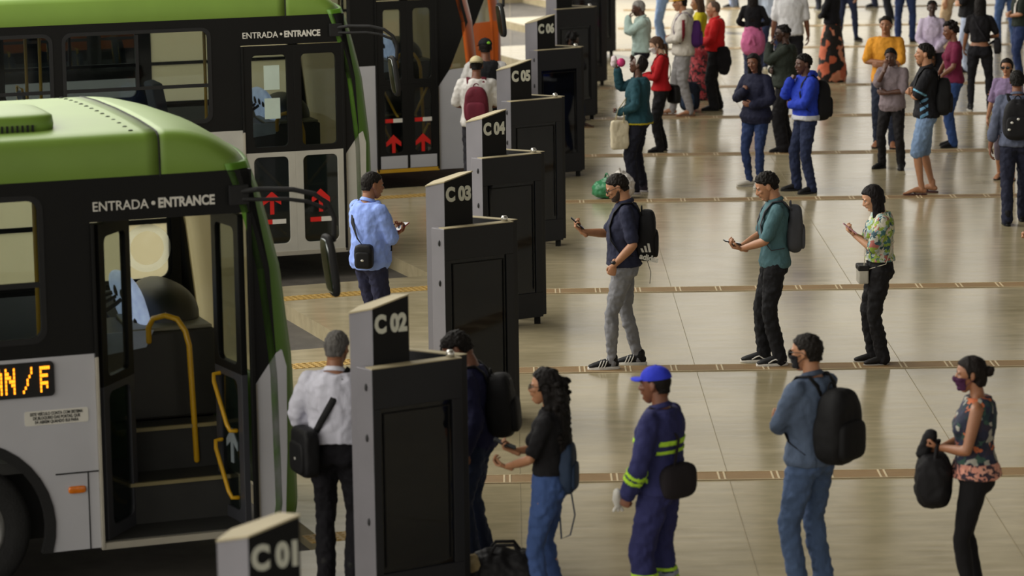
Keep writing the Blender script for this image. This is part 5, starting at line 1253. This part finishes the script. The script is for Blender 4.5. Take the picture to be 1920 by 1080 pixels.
mb = MB(); mb.ell(hc_+Vector((.0, -.02, .06)), (.045, .05, .045)); mb.tube([hc_+Vector((.02, -.03, .04)), hc_+Vector((.05, -.04, -.06)), cb+Vector((.02, -.04, .12))], [.04, .05, .06], 10); me = melt(mb, 'scarf_bundle', .01, 3, .02, .05); me.transform(Matrix.Translation(-b_)); link('scarf_bundle', me, cloth('#131215', .75, .4), r_, True)

# ---- the row of three looking at phones
p = who('bearded man with glasses in a navy polo and grey jeans, black sneakers with white stripes', (1172, 688), 1.765, 180, skin=MID, build=1.03, lean=-1, belly=.025, head=(24, 0, 0), L='pocket', R='phone_out', glasses='clear', beard='#3b2c23',
        feet=((.13, .09, 4), (-.12, -.10, -8)), top=tee('#25283c', sleeve=.80, hem=.92, collar='#25283c', name='polo_shirt'), bottom=bot('slim', '#78797e', waist=1.02), shoes=('sneaker', '#18181a', '#d2d0ca'), hair=('fade', '#191410'))
phone(p, 'R', 'dark phone held up by the bearded man in the navy polo')
for hp, kn, an, fp, r in p.legs:
    mb = MB(); FM = Matrix.Translation(fp) @ Matrix.Rotation(r, 4, 'Z')
    for j in range(3):
        for s in (1, -1): mb.tube([FM @ Vector((.060+.026*j, s*.047, .028)), FM @ Vector((.036+.026*j, s*.038, .082))], .0055, 6)
    mb.build('shoe_stripes', cloth('#d2d0ca'), p.shoe, True)
W_ = p.S['L'][2]; mb = MB(); mb.lathe([(.030, -.012), (.034, 0), (.030, .012), (.026, 0), (.030, -.012)], W_ + Vector((-.005, 0, .03)), 'z', 20); mb.ell(W_+Vector((0, .034, .03)), (.016, .006, .016)); mb.build('wristwatch', mat('watch_dark', '#2b2b2e', 0.3, metal=.5), p.root, True)
r_, c_, Rt_, b_ = backpack(p, 'black backpack with white mark on the bearded man in navy', col='#121215', w=.31, h=.46, d=.16, z=1.19)
mk_ = mat('bag_mark_white', '#c4c3bd', .6, var=.05)
mb = MB(); s_ = .158
for j in range(3):                                   # three slanting bars above a word on the pack's side
    x = -.02+.030*j; hgt = .035+.022*j; o_ = c_+Vector((.03-x, s_, -.13)); mb.prism([(o_.x, o_.z), (o_.x-.020, o_.z), (o_.x-.006, o_.z+hgt), (o_.x+.014, o_.z+hgt)], o_.y, o_.y+.006, 'y')
me = mb.mesh('side_mark', b_); link('side_mark', me, mk_, r_)
me = text_mesh('adidas', .072, .95, .003, .004); o_ = c_+Vector((.075, s_+.004, -.185)); stand_text(me, (o_.x-b_.x, o_.y-b_.y, o_.z-b_.z), (-1, 0, -.25), (0, 1, 0)); link('side_lettering', me, mk_, r_)
mb = MB(); mb.tube([c_+Vector((0, .10, -.22)), c_+Vector((-.03, .11, -.32)), c_+Vector((-.02, .11, -.42))], (.008, .003), 6); me = mb.mesh('hanging_strap', b_); link('hanging_strap', me, cloth('#121215'), r_, True)
p = who('young man in a teal tee and black trousers reading a phone, checked black sneakers', (1452, 682), 1.75, 182, skin=MID, build=.95, head=(24, 0, 0), L='phone_low', R='phone_low',
        feet=((-.03, .09, 4), (.09, -.09, -4)), top=tee('#47666d', sleeve=.82, hem=.89, name='tee', collar='#47666d'), bottom=bot('straight', '#17171a'), shoes=('sneaker', '#1c1c1e', '#cfccc5'), hair=('fade', '#14100d', .02))
phone(p, 'R', 'black phone held by the young man in teal')
for hp, kn, an, fp, r in p.legs:
    mb = MB(); FM = Matrix.Translation(fp) @ Matrix.Rotation(r, 4, 'Z')
    for s in (1, -1): mb.tube([FM @ Vector((x_, s*y_, z_)) for x_, y_, z_ in ((-.045, .040, .045), (0, .046, .04), (.035, .043, .065), (.065, .042, .055), (.10, .044, .035))], .0065, 6)
    mb.build('shoe_stripes', cloth('#cfccc5'), p.shoe, True)
backpack(p, 'grey square-cornered backpack on the young man in teal', col='#3c3d42', w=.30, h=.43, d=.13, z=1.23, col2='#47484e', tilt=0)
p = who('long-haired woman in a floral blouse and black trousers reading a pink phone', (1648, 681), 1.63, 182, sex='f', skin=LIGHT, build=1.05, head=(24, 0, 0), L='phone_high', R='phone_high',
        feet=((-.02, .08, 3), (.05, -.08, -3)), top=dict(mat=patterned('floral_light', ['#a9b2ac', '#3f6a6a', '#b6b5a6', '#7f9a3a', '#c9c4b4', '#2f4a55', '#a8625a', '#8fa9a8', '#c8c0a8', '#8aa040'], 24), sleeve=.95, hem=1.01, loose=.012, name='blouse'), bottom=bot('straight', '#131215', waist=1.06), shoes=('flat', '#161414', '#9a958c'), hair=('long', '#151011', .46))
phone(p, 'L', 'pink phone held by the woman in the floral blouse', col='#c58a9c')
r_, b_ = held(p, 'handbag', p.T((.17, .04, .80)), 'small cream and black handbag hanging before the woman in floral blouse', 'bag', 'shoulder bags')
mb = MB(); mb.prism([(-.045, -.09), (.045, -.09), (.045, .09), (-.045, .09)], 0, .15); mb.build('bag', cloth('#a9a59a', .5), r_, bevel=.012)
mb = MB(); mb.box((0, 0, .14), (.10, .19, .05)); mb.build('flap', cloth('#1a1819', .5), r_, bevel=.012)
mb = MB(); mb.tube([p.T((.165, .11, .94))-b_, p.T((.15, .09, 1.2))-b_, p.T((.07, .095, 1.42))-b_, p.T((0, .10, 1.478))-b_, p.T((-.08, .10, 1.40))-b_, p.T((-.12, .11, 1.2))-b_, p.T((-.03, .2, 1.0))-b_, p.T((.15, .10, .93))-b_], (.009, .004), 8); mb.build('strap', cloth('#b9b3a2', .6), r_, True)

# ---- the second queue
p = who('woman in a teal sweater and white headband drinking from a pink cup', (1198, 362), 1.70, 165, sex='f', skin=DEEP, build=1.12, head=(-22, 0, 0), L='carry', R=((.27, .02, 1.56), (.4, .4, -1), (.15, -.1, .95), (-.8, .1, .3), 'hold'), hair=('wrap', '#181312', '#b9b6b0'),
        top=lng('#22454f', hem=.89, loose=.02, name='sweater'), bottom=bot('jogger', '#191a26'), shoes=('sneaker', '#2a2430', '#a9a4a8'))
band(p, p.top, .895, .915, '#b3a426', 'yellow_hem')
hw = p.S['R'][3] @ Vector((.085, 0, -.045)); r_, b_ = held(p, 'cup', hw-Vector((0, 0, .05)), 'pink cup raised by the woman with the white headband', 'cup')
mb = MB(); mb.ell(hw+Vector((-.02, 0, .02)), (.055, .055, .055)); me = mb.mesh('cup_body', b_); link('cup_body', me, cloth('#c23a72', .4), r_, True)
mb = MB(); mb.ell(hw+Vector((.07, 0, .03)), (.045, .05, .075)); me = melt(mb, 'wrapper', .01, 2, .03, .04); me.transform(Matrix.Translation(-b_)); link('wrapper', me, cloth('#cdbfc2', .6), r_, True)
el = p.S['L'][2]; r_, b_ = held(p, 'tote_bag', p.T((.19, .24, .58)), 'cream tote bag hanging from the arm of the woman in teal sweater', 'bag', 'shoulder bags')
mb = MB(); mb.ell(p.T((.19, .24, .77)), (.115, .045, .18), Matrix.Rotation(.5, 3, 'Z'), 22, 14, 0, .3); me = melt(mb, 'bag', .011, 2, .025, .09); me.transform(Matrix.Translation(-b_)); link('bag', me, cloth('#c9bfa6'), r_, True)
for j in (-1, 1): 
    mb = MB(); mb.tube([p.T((.13, .24+.03*j, .93)), p.T((.13, .24+.03*j, 1.1)), p.T((.10, .235+.02*j, 1.24)), p.T((.20, .24+.03*j, 1.1)), p.T((.25, .24+.03*j, .93))], (.014, .004), 8); me = mb.mesh('handle', b_); link('handle', me, cloth('#c4b891'), r_, True)
p = who('woman in a red sweater and white face mask with a brown ponytail', (1240, 284), 1.57, 178, sex='f', skin='#c09a80', build=1.05, head=(22, 0, 0), L='phone', R='phone', mask='#c9c9c9', hair=('lowtail', '#4a3426', .26),
        top=lng('#a5161c', hem=.93, name='sweater'), bottom=bot('straight', '#161518'), shoes=('flat', '#141214', '#141214'), q=1.2)
phone(p, 'R', 'black phone held by the woman in the red sweater')
crossbody(p, 'black handbag behind the woman in the red sweater', 1, (-.19, -.10, .86), (.10, .26, .26), q_ if False else '#151416')
p = who('elderly man in a mint shirt and dark trousers holding a hand to his face', (1204, 207), 1.66, 182, skin=DEEP, head=(10, 0, 0), L='face', R=((.10, .24, .86), (-1, .3, 0), (.3, 0, -1), (0, -1, 0), 'relax'), hair=('short', '#8d8a86', .009), q=1.3,
        top=lng('#b3c9c2', hem=.93, loose=.018, name='shirt', collar='#b3c9c2'), bottom=bot('straight', '#22232c'))
p = who('man in a white hooded jacket, yellow cap and grey sweatpants with a purple backpack', (1281, 217), 1.80, 178, skin=MID, head=(4, 0, 0), L='waist', R='waist', cap=('#b98d28', 0), feet=((-.10, .10, 5), (.16, -.10, -5)), hair=('buzz', '#15110f'), q=1.2,
        top=lng('#c3bdb4', hem=.88, loose=.022, hood=True, name='jacket'), bottom=bot('jogger', '#8b898a'), shoes=('bare', '#7a5a44', '#7a5a44'))
tape(p, p.top, lambda c: p.sleeve_pred('L', .1, 2)(c) and abs(c.x-p.S['L'][0].x+.0) < .022, '#7a2430', 'sleeve_stripe', .004)
backpack(p, 'purple backpack on the man in the yellow cap', col='#46205e', w=.28, h=.40, d=.15, z=1.18)
p = who('silver-haired man in a bright red shirt and black trousers', (1342, 206), 1.63, 176, skin='#b08062', build=1.08, belly=.03, head=(2, 6, 0), L='waist', R='waist', hair=('bald', '#5a4a40'), q=1.3,
        top=lng('#c01d20', hem=.96, loose=.012, collar='#c01d20', name='shirt'), bottom=bot('wide', '#151417'), shoes=('boot', '#131214', '#0f0f10'))
r_, b_ = held(p, 'jacket_over_arm', p.T((-.12, .16, .62)), 'black jacket carried at the side of the man in the red shirt', 'jacket')
mb = MB(); mb.tube([p.T((-.12, .17, 1.0)), p.T((-.14, .18, .8)), p.T((-.13, .17, .62))], [(.10, .045), (.12, .05), (.08, .04)], 16, (1, 0, 0)); me = melt(mb, 'drape', .012, 3, .03, .07); me.transform(Matrix.Translation(-b_)); link('drape', me, cloth('#141316'), r_, True)
p = who('person in a yellow top and red flowered skirt standing behind the man in grey sweatpants', (1312, 186), 1.60, 178, sex='f', skin=MID, head=(4, 0, 0), L='waist', R='down', q=1.4, hair=('long', '#4a372b', .25),
        top=tee('#bfb21e', sleeve=.8, hem=.98, loose=.01), bottom=dict(kind='skirt', mat=patterned('red_flower', ['#8a1f28', '#23181c', '#b04a50', '#23181c', '#97323a'], 22)), shoes=('flat', '#20202a', '#20202a'))
p = who('light jeans person standing behind the mint-shirted man, cut at the waist by photo edge', (1243, 92), 1.75, 180, skin=TAN, L='waist', R='waist', q=1.6, top=tee('#6b6f78'), bottom=bot('straight', '#7f99c0'), shoes=('sneaker', '#242428', '#4a4a4c'), face=False)

# ---- around the middle of the hall
p = who('woman with long dark hair in a navy jacket, blue jeans and white shoes', (1418, 350), 1.67, -125, sex='f', skin=BROWN, head=(4, 6, 10), L='waist', R=((.24, .05, 1.27), (.1, .6, -1), (-.2, -.3, .9), (-1, 0, 0), 'fist'), hair=('long', '#14100f', .44), feet=((.12, .12, 10), (.0, -.10, -40)),
        top=lng('#1b1d31', hem=.84, loose=.03, name='jacket', collar='#1b1d31'), bottom=bot('slim', '#27365c'), shoes=('flat', '#b9b4aa', '#c4bfb4'))
p = who('young man in a bright blue hooded jacket with hand at his mouth and black backpack', (1510, 360), 1.70, -160, skin=DEEP, build=.98, head=(2, 5, 0), L='fold', R='chin', feet=((-.02, .14, 8), (.05, -.16, -12)), hair=('fade', '#100d0b', .02),
        top=lng('#2138a4', hem=.93, loose=.022, hood=True, name='hooded_jacket'), bottom=bot('straight', '#222a44'), shoes=('sneaker', '#141416', '#1b1b1d'))
band(p, p.top, .90, .99, '#b4b6bd', 'shirt_tail')
backpack(p, 'black backpack on the young man in the bright blue jacket', col='#111114', w=.31, h=.50, d=.19, z=1.16)
p = who('large woman in a dark green sweater and black trousers behind the two young people', (1472, 284), 1.72, 172, sex='f', skin=DARK, build=1.32, head=(2, 0, 0), L='face', R='fold', hair=('afro', '#0f0c0c', .016), glasses='dark', q=1.1,
        top=lng('#262c26', hem=.90, loose=.02, name='sweater'), bottom=bot('wide', '#141317'), shoes=('sneaker', '#121214', '#161618'))
crossbody(p, 'small black bag on the large woman in dark green', 1, (.12, -.2, 1.02), (.08, .16, .13), '#151413', depth=1.25, wide=1.2)
p = who('woman with a pink sweater tied round her waist over grey jeans', (1412, 168), 1.60, 80, sex='f', skin=TAN, build=.95, L='waist', R='waist', hair=('long', '#181210', .40), face=False, q=1.3, feet=((.0, .10, 10), (.0, -.10, -10)),
        top=lng('#141318', hem=1.02), bottom=bot('slim', '#3f4660'), shoes=('sneaker', '#b5b2aa', '#b9b6ae'))
r_, b_ = held(p, 'tied_sweater', Vector((0, 0, .70)), 'pink sweater knotted around the waist of the woman in grey jeans', 'sweater')
mb = MB(); mb.tube([(0, 0, 1.02*p.k), (0, 0, .93*p.k), (-.01, 0, .82*p.k), (-.01, 0, .74*p.k)], [(.125, .150), (.150, .180), (.160, .195), (.155, .190)], 24, (1, 0, 0)); me = melt(mb, 'drape', .011, 3, .03, .09); me.transform(Matrix.Translation(-b_)); link('drape', me, cloth('#c56a96'), r_, True)
mb = MB(); mb.ell((-.165, 0, .93*p.k), (.03, .05, .045)); mb.tube([(-.16, .01, .93*p.k), (-.18, .05, .82*p.k)], [.03, .02], 10); mb.tube([(-.16, -.01, .93*p.k), (-.18, -.05, .80*p.k)], [.03, .02], 10); me = melt(mb, 'knot', .009, 2); me.transform(Matrix.Translation(-b_)); link('knot', me, cloth('#c56a96'), r_, True)
p = who('broad man in a white tee with his back to the camera', (1482, 176), 1.80, 86, skin=BROWN, build=1.15, L='down', R='down', face=False, q=1.4, top=tee('#cfcfd2', sleeve=.85, hem=.90, loose=.012), bottom=bot('straight', '#1c1c22'))
p = who('person in a pale blue shirt between the black-topped and white-topped figures', (1446, 128), 1.70, 90, skin=TAN, L='down', R='down', face=False, q=1.6, top=lng('#b4c0d4', hem=.88), bottom=bot('straight', '#2a3350'))
p = who('woman in a black top and long orange-and-black patterned skirt', (1560, 152), 1.66, 150, sex='f', skin=BROWN, build=1.1, L='waist', R='waist', face=False, q=1.3, top=lng('#151419', hem=.98), bottom=dict(kind='skirt', mat=patterned('orange_print', ['#c4684a', '#1b1512', '#d08a6c', '#1b1512', '#c06040', '#181210'], 9)), shoes=('flat', '#151414', '#151414'))
p = who('walking person in slim navy jeans at the far side of the hall', (1588, 80), 1.70, 60, skin=TAN, L='swingf', R='swingb', face=False, q=1.6, feet=((-.16, .09, 5), (.24, -.09, -5)), top=tee('#3a3a40'), bottom=bot('slim', '#242c48'), shoes=('sneaker', '#16161a', '#88857f'))
p = who('far person in dark blue jeans, seen only from the waist down', (1697, 78), 1.72, 80, skin=TAN, L='waist', R='waist', face=False, q=1.6, feet=((.0, .13, 20), (.0, -.13, -20)), top=tee('#2b2b33'), bottom=bot('straight', '#27355c'), shoes=('sneaker', '#141416', '#232325'))

# ---- right-hand groups
p = who('man in an orange-yellow tee and jeans folding his arms', (1660, 276), 1.78, -105, skin=TAN, head=(-6, 0, 0), L='fold', R=((.20, .0, 1.16), (0, .9, -.5), (.1, -1, .05), (-1, 0, 0), 'relax'), hair=('short', '#15110e', .015), q=1.1,
        top=tee('#c98a2c', sleeve=.88, hem=.86, loose=.014), bottom=bot('straight', '#262c3c'), shoes=('bare', '#2a2422', '#2c2624'))
p = who('man in a grey-mauve polo with one hand on his cheek and an arm folded', (1672, 316), 1.56, -118, skin=DEEP, head=(4, 8, 8), L='fold', R='face', hair=('short', '#100d0c', .012), feet=((.02, .15, 20), (.0, -.15, -22)),
        top=tee('#7a6e72', sleeve=.9, hem=.84, loose=.016, collar='#8d8284', name='polo_shirt'), bottom=bot('straight', '#1b191b'), shoes=('boot', '#121213', '#0e0e0f'))
p = who('man in a black polo with pale blue trim, denim shorts and flip-flops', (1735, 364), 1.84, 176, skin=MID, head=(-4, 0, 0), L='cross', R='crossb', hair=('fade', '#13100d', .02), feet=((.06, .08, 6), (-.08, -.14, -20)),
        top=tee('#15151a', sleeve=.85, hem=.90, loose=.006, collar='#15151a', name='polo_shirt'), bottom=bot('shorts', '#6f86a6', len=.98), shoes=('bare', '#2a1a18', '#4a2a28'))
tape(p, p.top, p.sleeve_pred('L', .73, .80), '#6fa4bf', 'sleeve_band', .004)
tape(p, p.top, lambda c: c.z < 1.14*p.k and (-.02 < c.x < .08) and c.y > .10 and math.sin(c.z*70+c.x*40) > .2, '#5c86a6', 'side_print', .002)
backpack(p, 'black backpack on the man in denim shorts', col='#121214', w=.30, h=.46, d=.17, z=1.14)
p = who('woman with a short dark bob in a burgundy tee and blue jeans', (1786, 275), 1.70, 188, sex='f', skin=BROWN, build=1.0, head=(10, 0, 0), L='clasp', R='clasp', hair=('afro', '#120d0c', .03), q=1.1,
        top=tee('#6a1f3c', sleeve=.70, hem=.90), bottom=bot('straight', '#2c4474'), shoes=('sneaker', '#131215', '#161618'))
p = who('woman in a pale lilac shirt facing the camera behind the polo men', (1746, 204), 1.62, -95, sex='f', skin=DARK, head=(4, 0, 0), L='clasp', R='clasp', hair=('afro', '#0e0b0b', .014), q=1.2, top=lng('#bdb0c8', hem=.92, loose=.012, collar='#c4b8cf', name='shirt'), bottom=bot('straight', '#22222a'), shoes=('flat', '#17171a', '#17171a'))
r_, b_ = held(p, 'handbag', p.T((.20, -.10, .72)), 'brown patterned handbag held by the woman in lilac shirt', 'bag', 'shoulder bags')
mb = MB(); mb.ell(p.T((.20, -.10, .83)), (.08, .14, .13), None, 20, 14, 0, .6); me = mb.mesh('bag', b_); link('bag', me, patterned('brown_print', ['#6a4026', '#20160f', '#8a5a30', '#2a1c14'], 26), r_, True)
mb = MB(); mb.tube([p.T((.20, -.2, .92)), p.T((.2, -.18, 1.02)), p.T((.2, -.02, 1.02)), p.T((.20, 0, .92))], .009, 8); me = mb.mesh('handle', b_); link('handle', me, cloth('#20160f'), r_, True)
p = who('man in a black tee, wristwatch and pale jeans standing behind the burgundy tee', (1814, 134), 1.75, 175, skin=LIGHT, build=1.1, L='fold', R='fold', q=1.4, face=False, top=tee('#151518', sleeve=.9, hem=.90, loose=.01), bottom=bot('straight', '#a9b4cc'), shoes=('boot', '#1a1a1c', '#1a1a1c'))
W_ = p.S['L'][2]; mb = MB(); mb.ell(W_, (.034, .034, .018)); mb.build('wristwatch', mat('watch_pale', '#c9c9c6', .4), p.root, True)
p = who('woman in a black crop tee and black trousers with her back turned', (1836, 208), 1.70, 78, sex='f', skin=TAN, build=1.08, L='swingf', R='waist', face=False, hair=('long', '#120e0d', .24), q=1.1, feet=((-.02, .13, 14), (.06, -.15, -14)),
        top=tee('#141317', sleeve=.75, hem=1.06), bottom=bot('slim', '#15151b', waist=1.0), shoes=('sneaker', '#1a1a1c', '#b5b2aa'))
crossbody(p, 'dark handbag at the side of the woman in the black crop tee', 1, (.02, -.26, 1.0), (.10, .24, .24), '#16151b')
p = who('woman in a lilac top and dark sunglasses partly hidden behind a walking man', (1886, 336), 1.52, -110, sex='f', skin=MID, build=1.05, head=(0, 0, 0), glasses='dark', hair=('bun', '#17110f'), L='down', R='down', top=tee('#7d6c8c', sleeve=.9, hem=.90, loose=.008), bottom=bot('legging', '#5d5560', len=1.4), shoes=('bare', '#2a2422', '#2c2624'))
p = who('man in a blue-grey shirt walking away with a black backpack', (1904, 420), 1.76, 84, skin=BROWN, build=1.05, head=(4, 0, 0), L=((.02, .30, .85), (-1, .4, 0), (.05, 0, -1), (0, -1, 0), 'relax'), R='down', face=False, hair=('short', '#12100e', .014), feet=((-.12, .10, 5), (.22, -.09, -5)),
        top=lng('#4f5568', hem=.90, sleeve=1.55, loose=.012, collar='#4f5568', name='shirt'), bottom=bot('straight', '#1c1f30'), shoes=('boot', '#141316', '#0f0f10'))
r_, c_, Rt_, b_ = backpack(p, 'black backpack with small white badges on the walking man', col='#121215', w=.33, h=.47, d=.18, z=1.22)
for dy, dz in ((.07, -.02), (.0, .02), (.10, -.10)):
    mb = MB(); mb.ell(c_+Vector((-.125, dy, dz)), (.01, .018, .014)); me = mb.mesh('badge', b_); link('badge', me, mk_, r_, True)
p = who('person at the photo edge in dark green with a white towel on the shoulder', (1912, 150), 1.66, 185, skin=MID, L='waist', R='waist', q=1.3, hair=('short', '#14100e'), top=tee('#1f2620', sleeve=.8, loose=.01), bottom=bot('straight', '#26345a'))
r_, b_ = held(p, 'towel', p.T((.06, .12, 1.15)), 'white towel over the shoulder of the person in dark green', 'towel')
mb = MB(); mb.tube([p.T((.13, .10, 1.15)), p.T((.12, .10, 1.30)), p.T((.05, .10, 1.47)), p.T((-.06, .10, 1.46)), p.T((-.12, .10, 1.30))], [(.06, .012)]*5, 10, (0, 1, 0)); me = melt(mb, 'cloth', .01, 2, .015, .06); me.transform(Matrix.Translation(-b_)); link('cloth', me, cloth('#cdc9c2'), r_, True)
p = who('far person in blue jeans above the crop-tee woman, cut by the photo top', (1886, 86), 1.75, 100, skin=TAN, L='waist', R='waist', face=False, q=1.6, feet=((0, .15, 10), (0, -.15, -10)), top=tee('#2a2f3c'), bottom=bot('straight', '#48608e'), shoes=('sneaker', '#2a2a2e', '#777777'))
p = who('far person in beige trousers beside the black-tee man', (1778, 92), 1.72, 170, skin=MID, L='down', R='down', face=False, q=1.6, top=tee('#6c3a3a'), bottom=bot('wide', '#b9a184'), shoes=('flat', '#2a2422', '#2a2422'))
for (px, py, yw, tc_, bc_, lb_) in ((1668, 38, 175, '#343842', '#22242e', 'far figure in dark trousers nearest behind the jeans-wearer'), (1640, 14, 185, '#7a2a2a', '#2a2f44', 'far figure whose shoes alone show left of the jeans-wearer'), (1376, 14, 170, '#2c3040', '#8d9bb8', 'far figure in pale jeans standing above the red-shirted man'),
                                    (1338, 60, 176, '#b9a992', '#8a7a68', 'far figure in beige behind the red-shirted man'), (1545, 20, 100, '#3c4454', '#2a2c38', 'far figure standing behind the patterned skirt'), (1905, 40, 95, '#4a3a34', '#33415f', 'far figure at the top corner in blue trousers')):
    who(lb_, (px, py), 1.68, yw, skin=TAN, face=False, q=1.8, L='waist', R='down', top=tee(tc_), bottom=bot('straight', bc_), shoes=('sneaker', '#1a1a1c', '#8a8780'))

# ---- on the bus side
p = who('man in a white tee and pale cap with a burgundy backpack, back turned', (897, 366), 1.72, 88, skin=BROWN, build=1.1, head=(10, 0, 0), L='waist', R='waist', face=False, cap=('#b9ad88', 180), hair=('buzz', '#14100e'), q=1.1, top=tee('#cbc8c4', sleeve=.85, hem=.88, loose=.016), bottom=bot('straight', '#2a2a30'))
backpack(p, 'burgundy backpack on the man in the white tee', col='#5e1c2a', w=.30, h=.46, d=.17, z=1.16, col2='#672232')
p = who('man in a black vest over white sleeves wearing a dark cap with green mark', (914, 347), 1.86, 92, skin=BROWN, build=1.1, head=(8, 0, 0), L='waist', R='waist', face=False, cap=('#15161a', 20, ('back', '#7fbf3a')), hair=('buzz', '#14100e'), q=1.2, top=tee('#c6c4c2', sleeve=.9, hem=.88, loose=.012), bottom=bot('straight', '#24242a'))
spL, spR = p.sleeve_pred('L', .0, 2.1), p.sleeve_pred('R', .0, 2.1)
tape(p, p.top, lambda c: not spL(c) and not spR(c) and abs(c.y) < .15, '#16171b', 'vest', .008)
p = who('person in pale blue jeans on the far apron beside the last bus', (918, 70), 1.74, 100, skin=TAN, L='down', R='down', face=False, q=1.6, feet=((.02, .12, 30), (0, -.12, 0)), top=tee('#5a606c'), bottom=bot('straight', '#8da2c4'), shoes=('boot', '#1d1b1b', '#1d1b1b'))
p = who('dark-clothed person behind the C 06 sign with a sandalled foot showing past its edge', (1074, 240), 1.36, 40, skin=DARK, L='waist', R='waist', face=False, q=1.5, feet=((.06, .09, 4), (.16, -.10, -40)), top=lng('#15151a'), bottom=bot('straight', '#20263a'), hair=('afro', '#0c0a0a', .03), shoes=('bare', '#7a6248', '#7a6248'))
p = who('edge-of-photo person with a hand hanging into view at right', (1962, 760), 1.70, 185, sex='f', skin=LIGHT, L=((.10, .24, .84), (-.9, .3, 0), (.2, 0, -1), (0, -1, 0), 'relax'), R='down', face=False, hair=('long', '#1a1412', .2), top=tee('#3a4a6a', hem=.9), bottom=bot('slim', '#1c1e2a'))
p = who('edge-of-photo person in grey carrying a grey jacket, mostly outside the picture', (1958, 640), 1.68, 184, sex='f', skin=MID, L='carry', R='down', face=False, hair=('bob', '#1a1412', .12), top=tee('#5c5a62', hem=.9), bottom=bot('slim', '#23242c'))
# ------------------------------------------------------------------ bags on the floor
def floor_bag(name, label, px, cat='bag', group='bags standing on the floor'):
    g = G(*px); o = empty(name, (g.x, g.y, 0)); tag(o, label, cat, group); return o
o = floor_bag('plastic_bag', 'green plastic bag on the floor by the teal-sweatered woman', (1134, 372))
mb = MB(); mb.ell((0, 0, .11), (.15, .13, .11), None, 20, 14, 0, .8); mb.ell((.03, 0, .2), (.06, .06, .06)); me = melt(mb, 'bag', .011, 2, .05, .07); link('bag', me, mat('green_plastic', '#3d8a5e', .35, var=.2), o, True)
mb = MB(); mb.tube([(.03, -.03, .22), (.05, -.04, .29), (.02, .0, .31), (.0, .03, .23)], (.02, .005), 8); mb.build('handle', mat('green_plastic', '#3d8a5e', .35), o, True)
o = floor_bag('plastic_bag', 'white plastic bag leaning beside the green bag', (1168, 372))
mb = MB(); mb.ell((0, 0, .15), (.14, .15, .15), None, 20, 14, 0, .75); mb.ell((-.02, 0, .28), (.07, .06, .07)); me = melt(mb, 'bag', .011, 2, .06, .07); link('bag', me, mat('white_plastic', '#c6c1bb', .4, var=.1), o, True)
mb = MB(); mb.tube([(-.02, -.03, .30), (-.05, -.03, .37), (-.04, .02, .38), (-.02, .04, .31)], (.02, .005), 8); mb.build('handle', mat('white_plastic', '#c6c1bb', .4), o, True)
o = floor_bag('backpack', 'blue and black backpack on the floor between the grey sweatpants and red shirt', (1293, 208), 'backpack')
mb = MB(); mb.ell((0, 0, .22), (.16, .12, .22), None, 20, 14, 0, .6); me = melt(mb, 'bag', .012, 2, .03, .08); link('bag', me, cloth('#1c2230', .7, .4), o, True)
mb = MB(); mb.ell((-.03, -.10, .16), (.10, .05, .12), None, 18, 12, 0, .6); mb.build('front_pocket', cloth('#3a4c68'), o, True)
mb = MB(); mb.tube([(-.04, 0, .42), (-.03, 0, .49), (.03, 0, .49), (.04, 0, .42)], .010, 8); mb.build('carry_loop', cloth('#15161a'), o, True)
o = floor_bag('duffel_bag', 'black duffel bag with a tan end on the floor at the photo bottom', (948, 1112))
mb = MB(); mb.tube([(-.22, 0, .14), (-.1, 0, .16), (.1, 0, .155), (.24, -.04, .13)], [(.13, .12), (.15, .15), (.15, .14), (.11, .11)], 20, (0, 1, 0)); me = melt(mb, 'bag', .011, 2, .05, .09); link('bag', me, cloth('#151416', .6, .4), o, True)
mb = MB(); mb.ell((-.20, -.03, .20), (.09, .10, .08)); me = melt(mb, 'bundle', .010, 2, .03, .05); link('bundle', me, cloth('#8a7a58'), o, True)
mb = MB(); mb.ell((.26, -.08, .19), (.07, .06, .06)); mb.build('end_cap', mat('foil_grey', '#7d7a78', .35, metal=.3, var=.3, vscale=20), o, True)
for s in (-1, 1):
    mb = MB(); mb.tube([(-.10, s*.06, .28), (-.06, s*.05, .34), (.06, s*.05, .34), (.10, s*.06, .28)], .012, 8); mb.build('handle', cloth('#151416'), o, True)
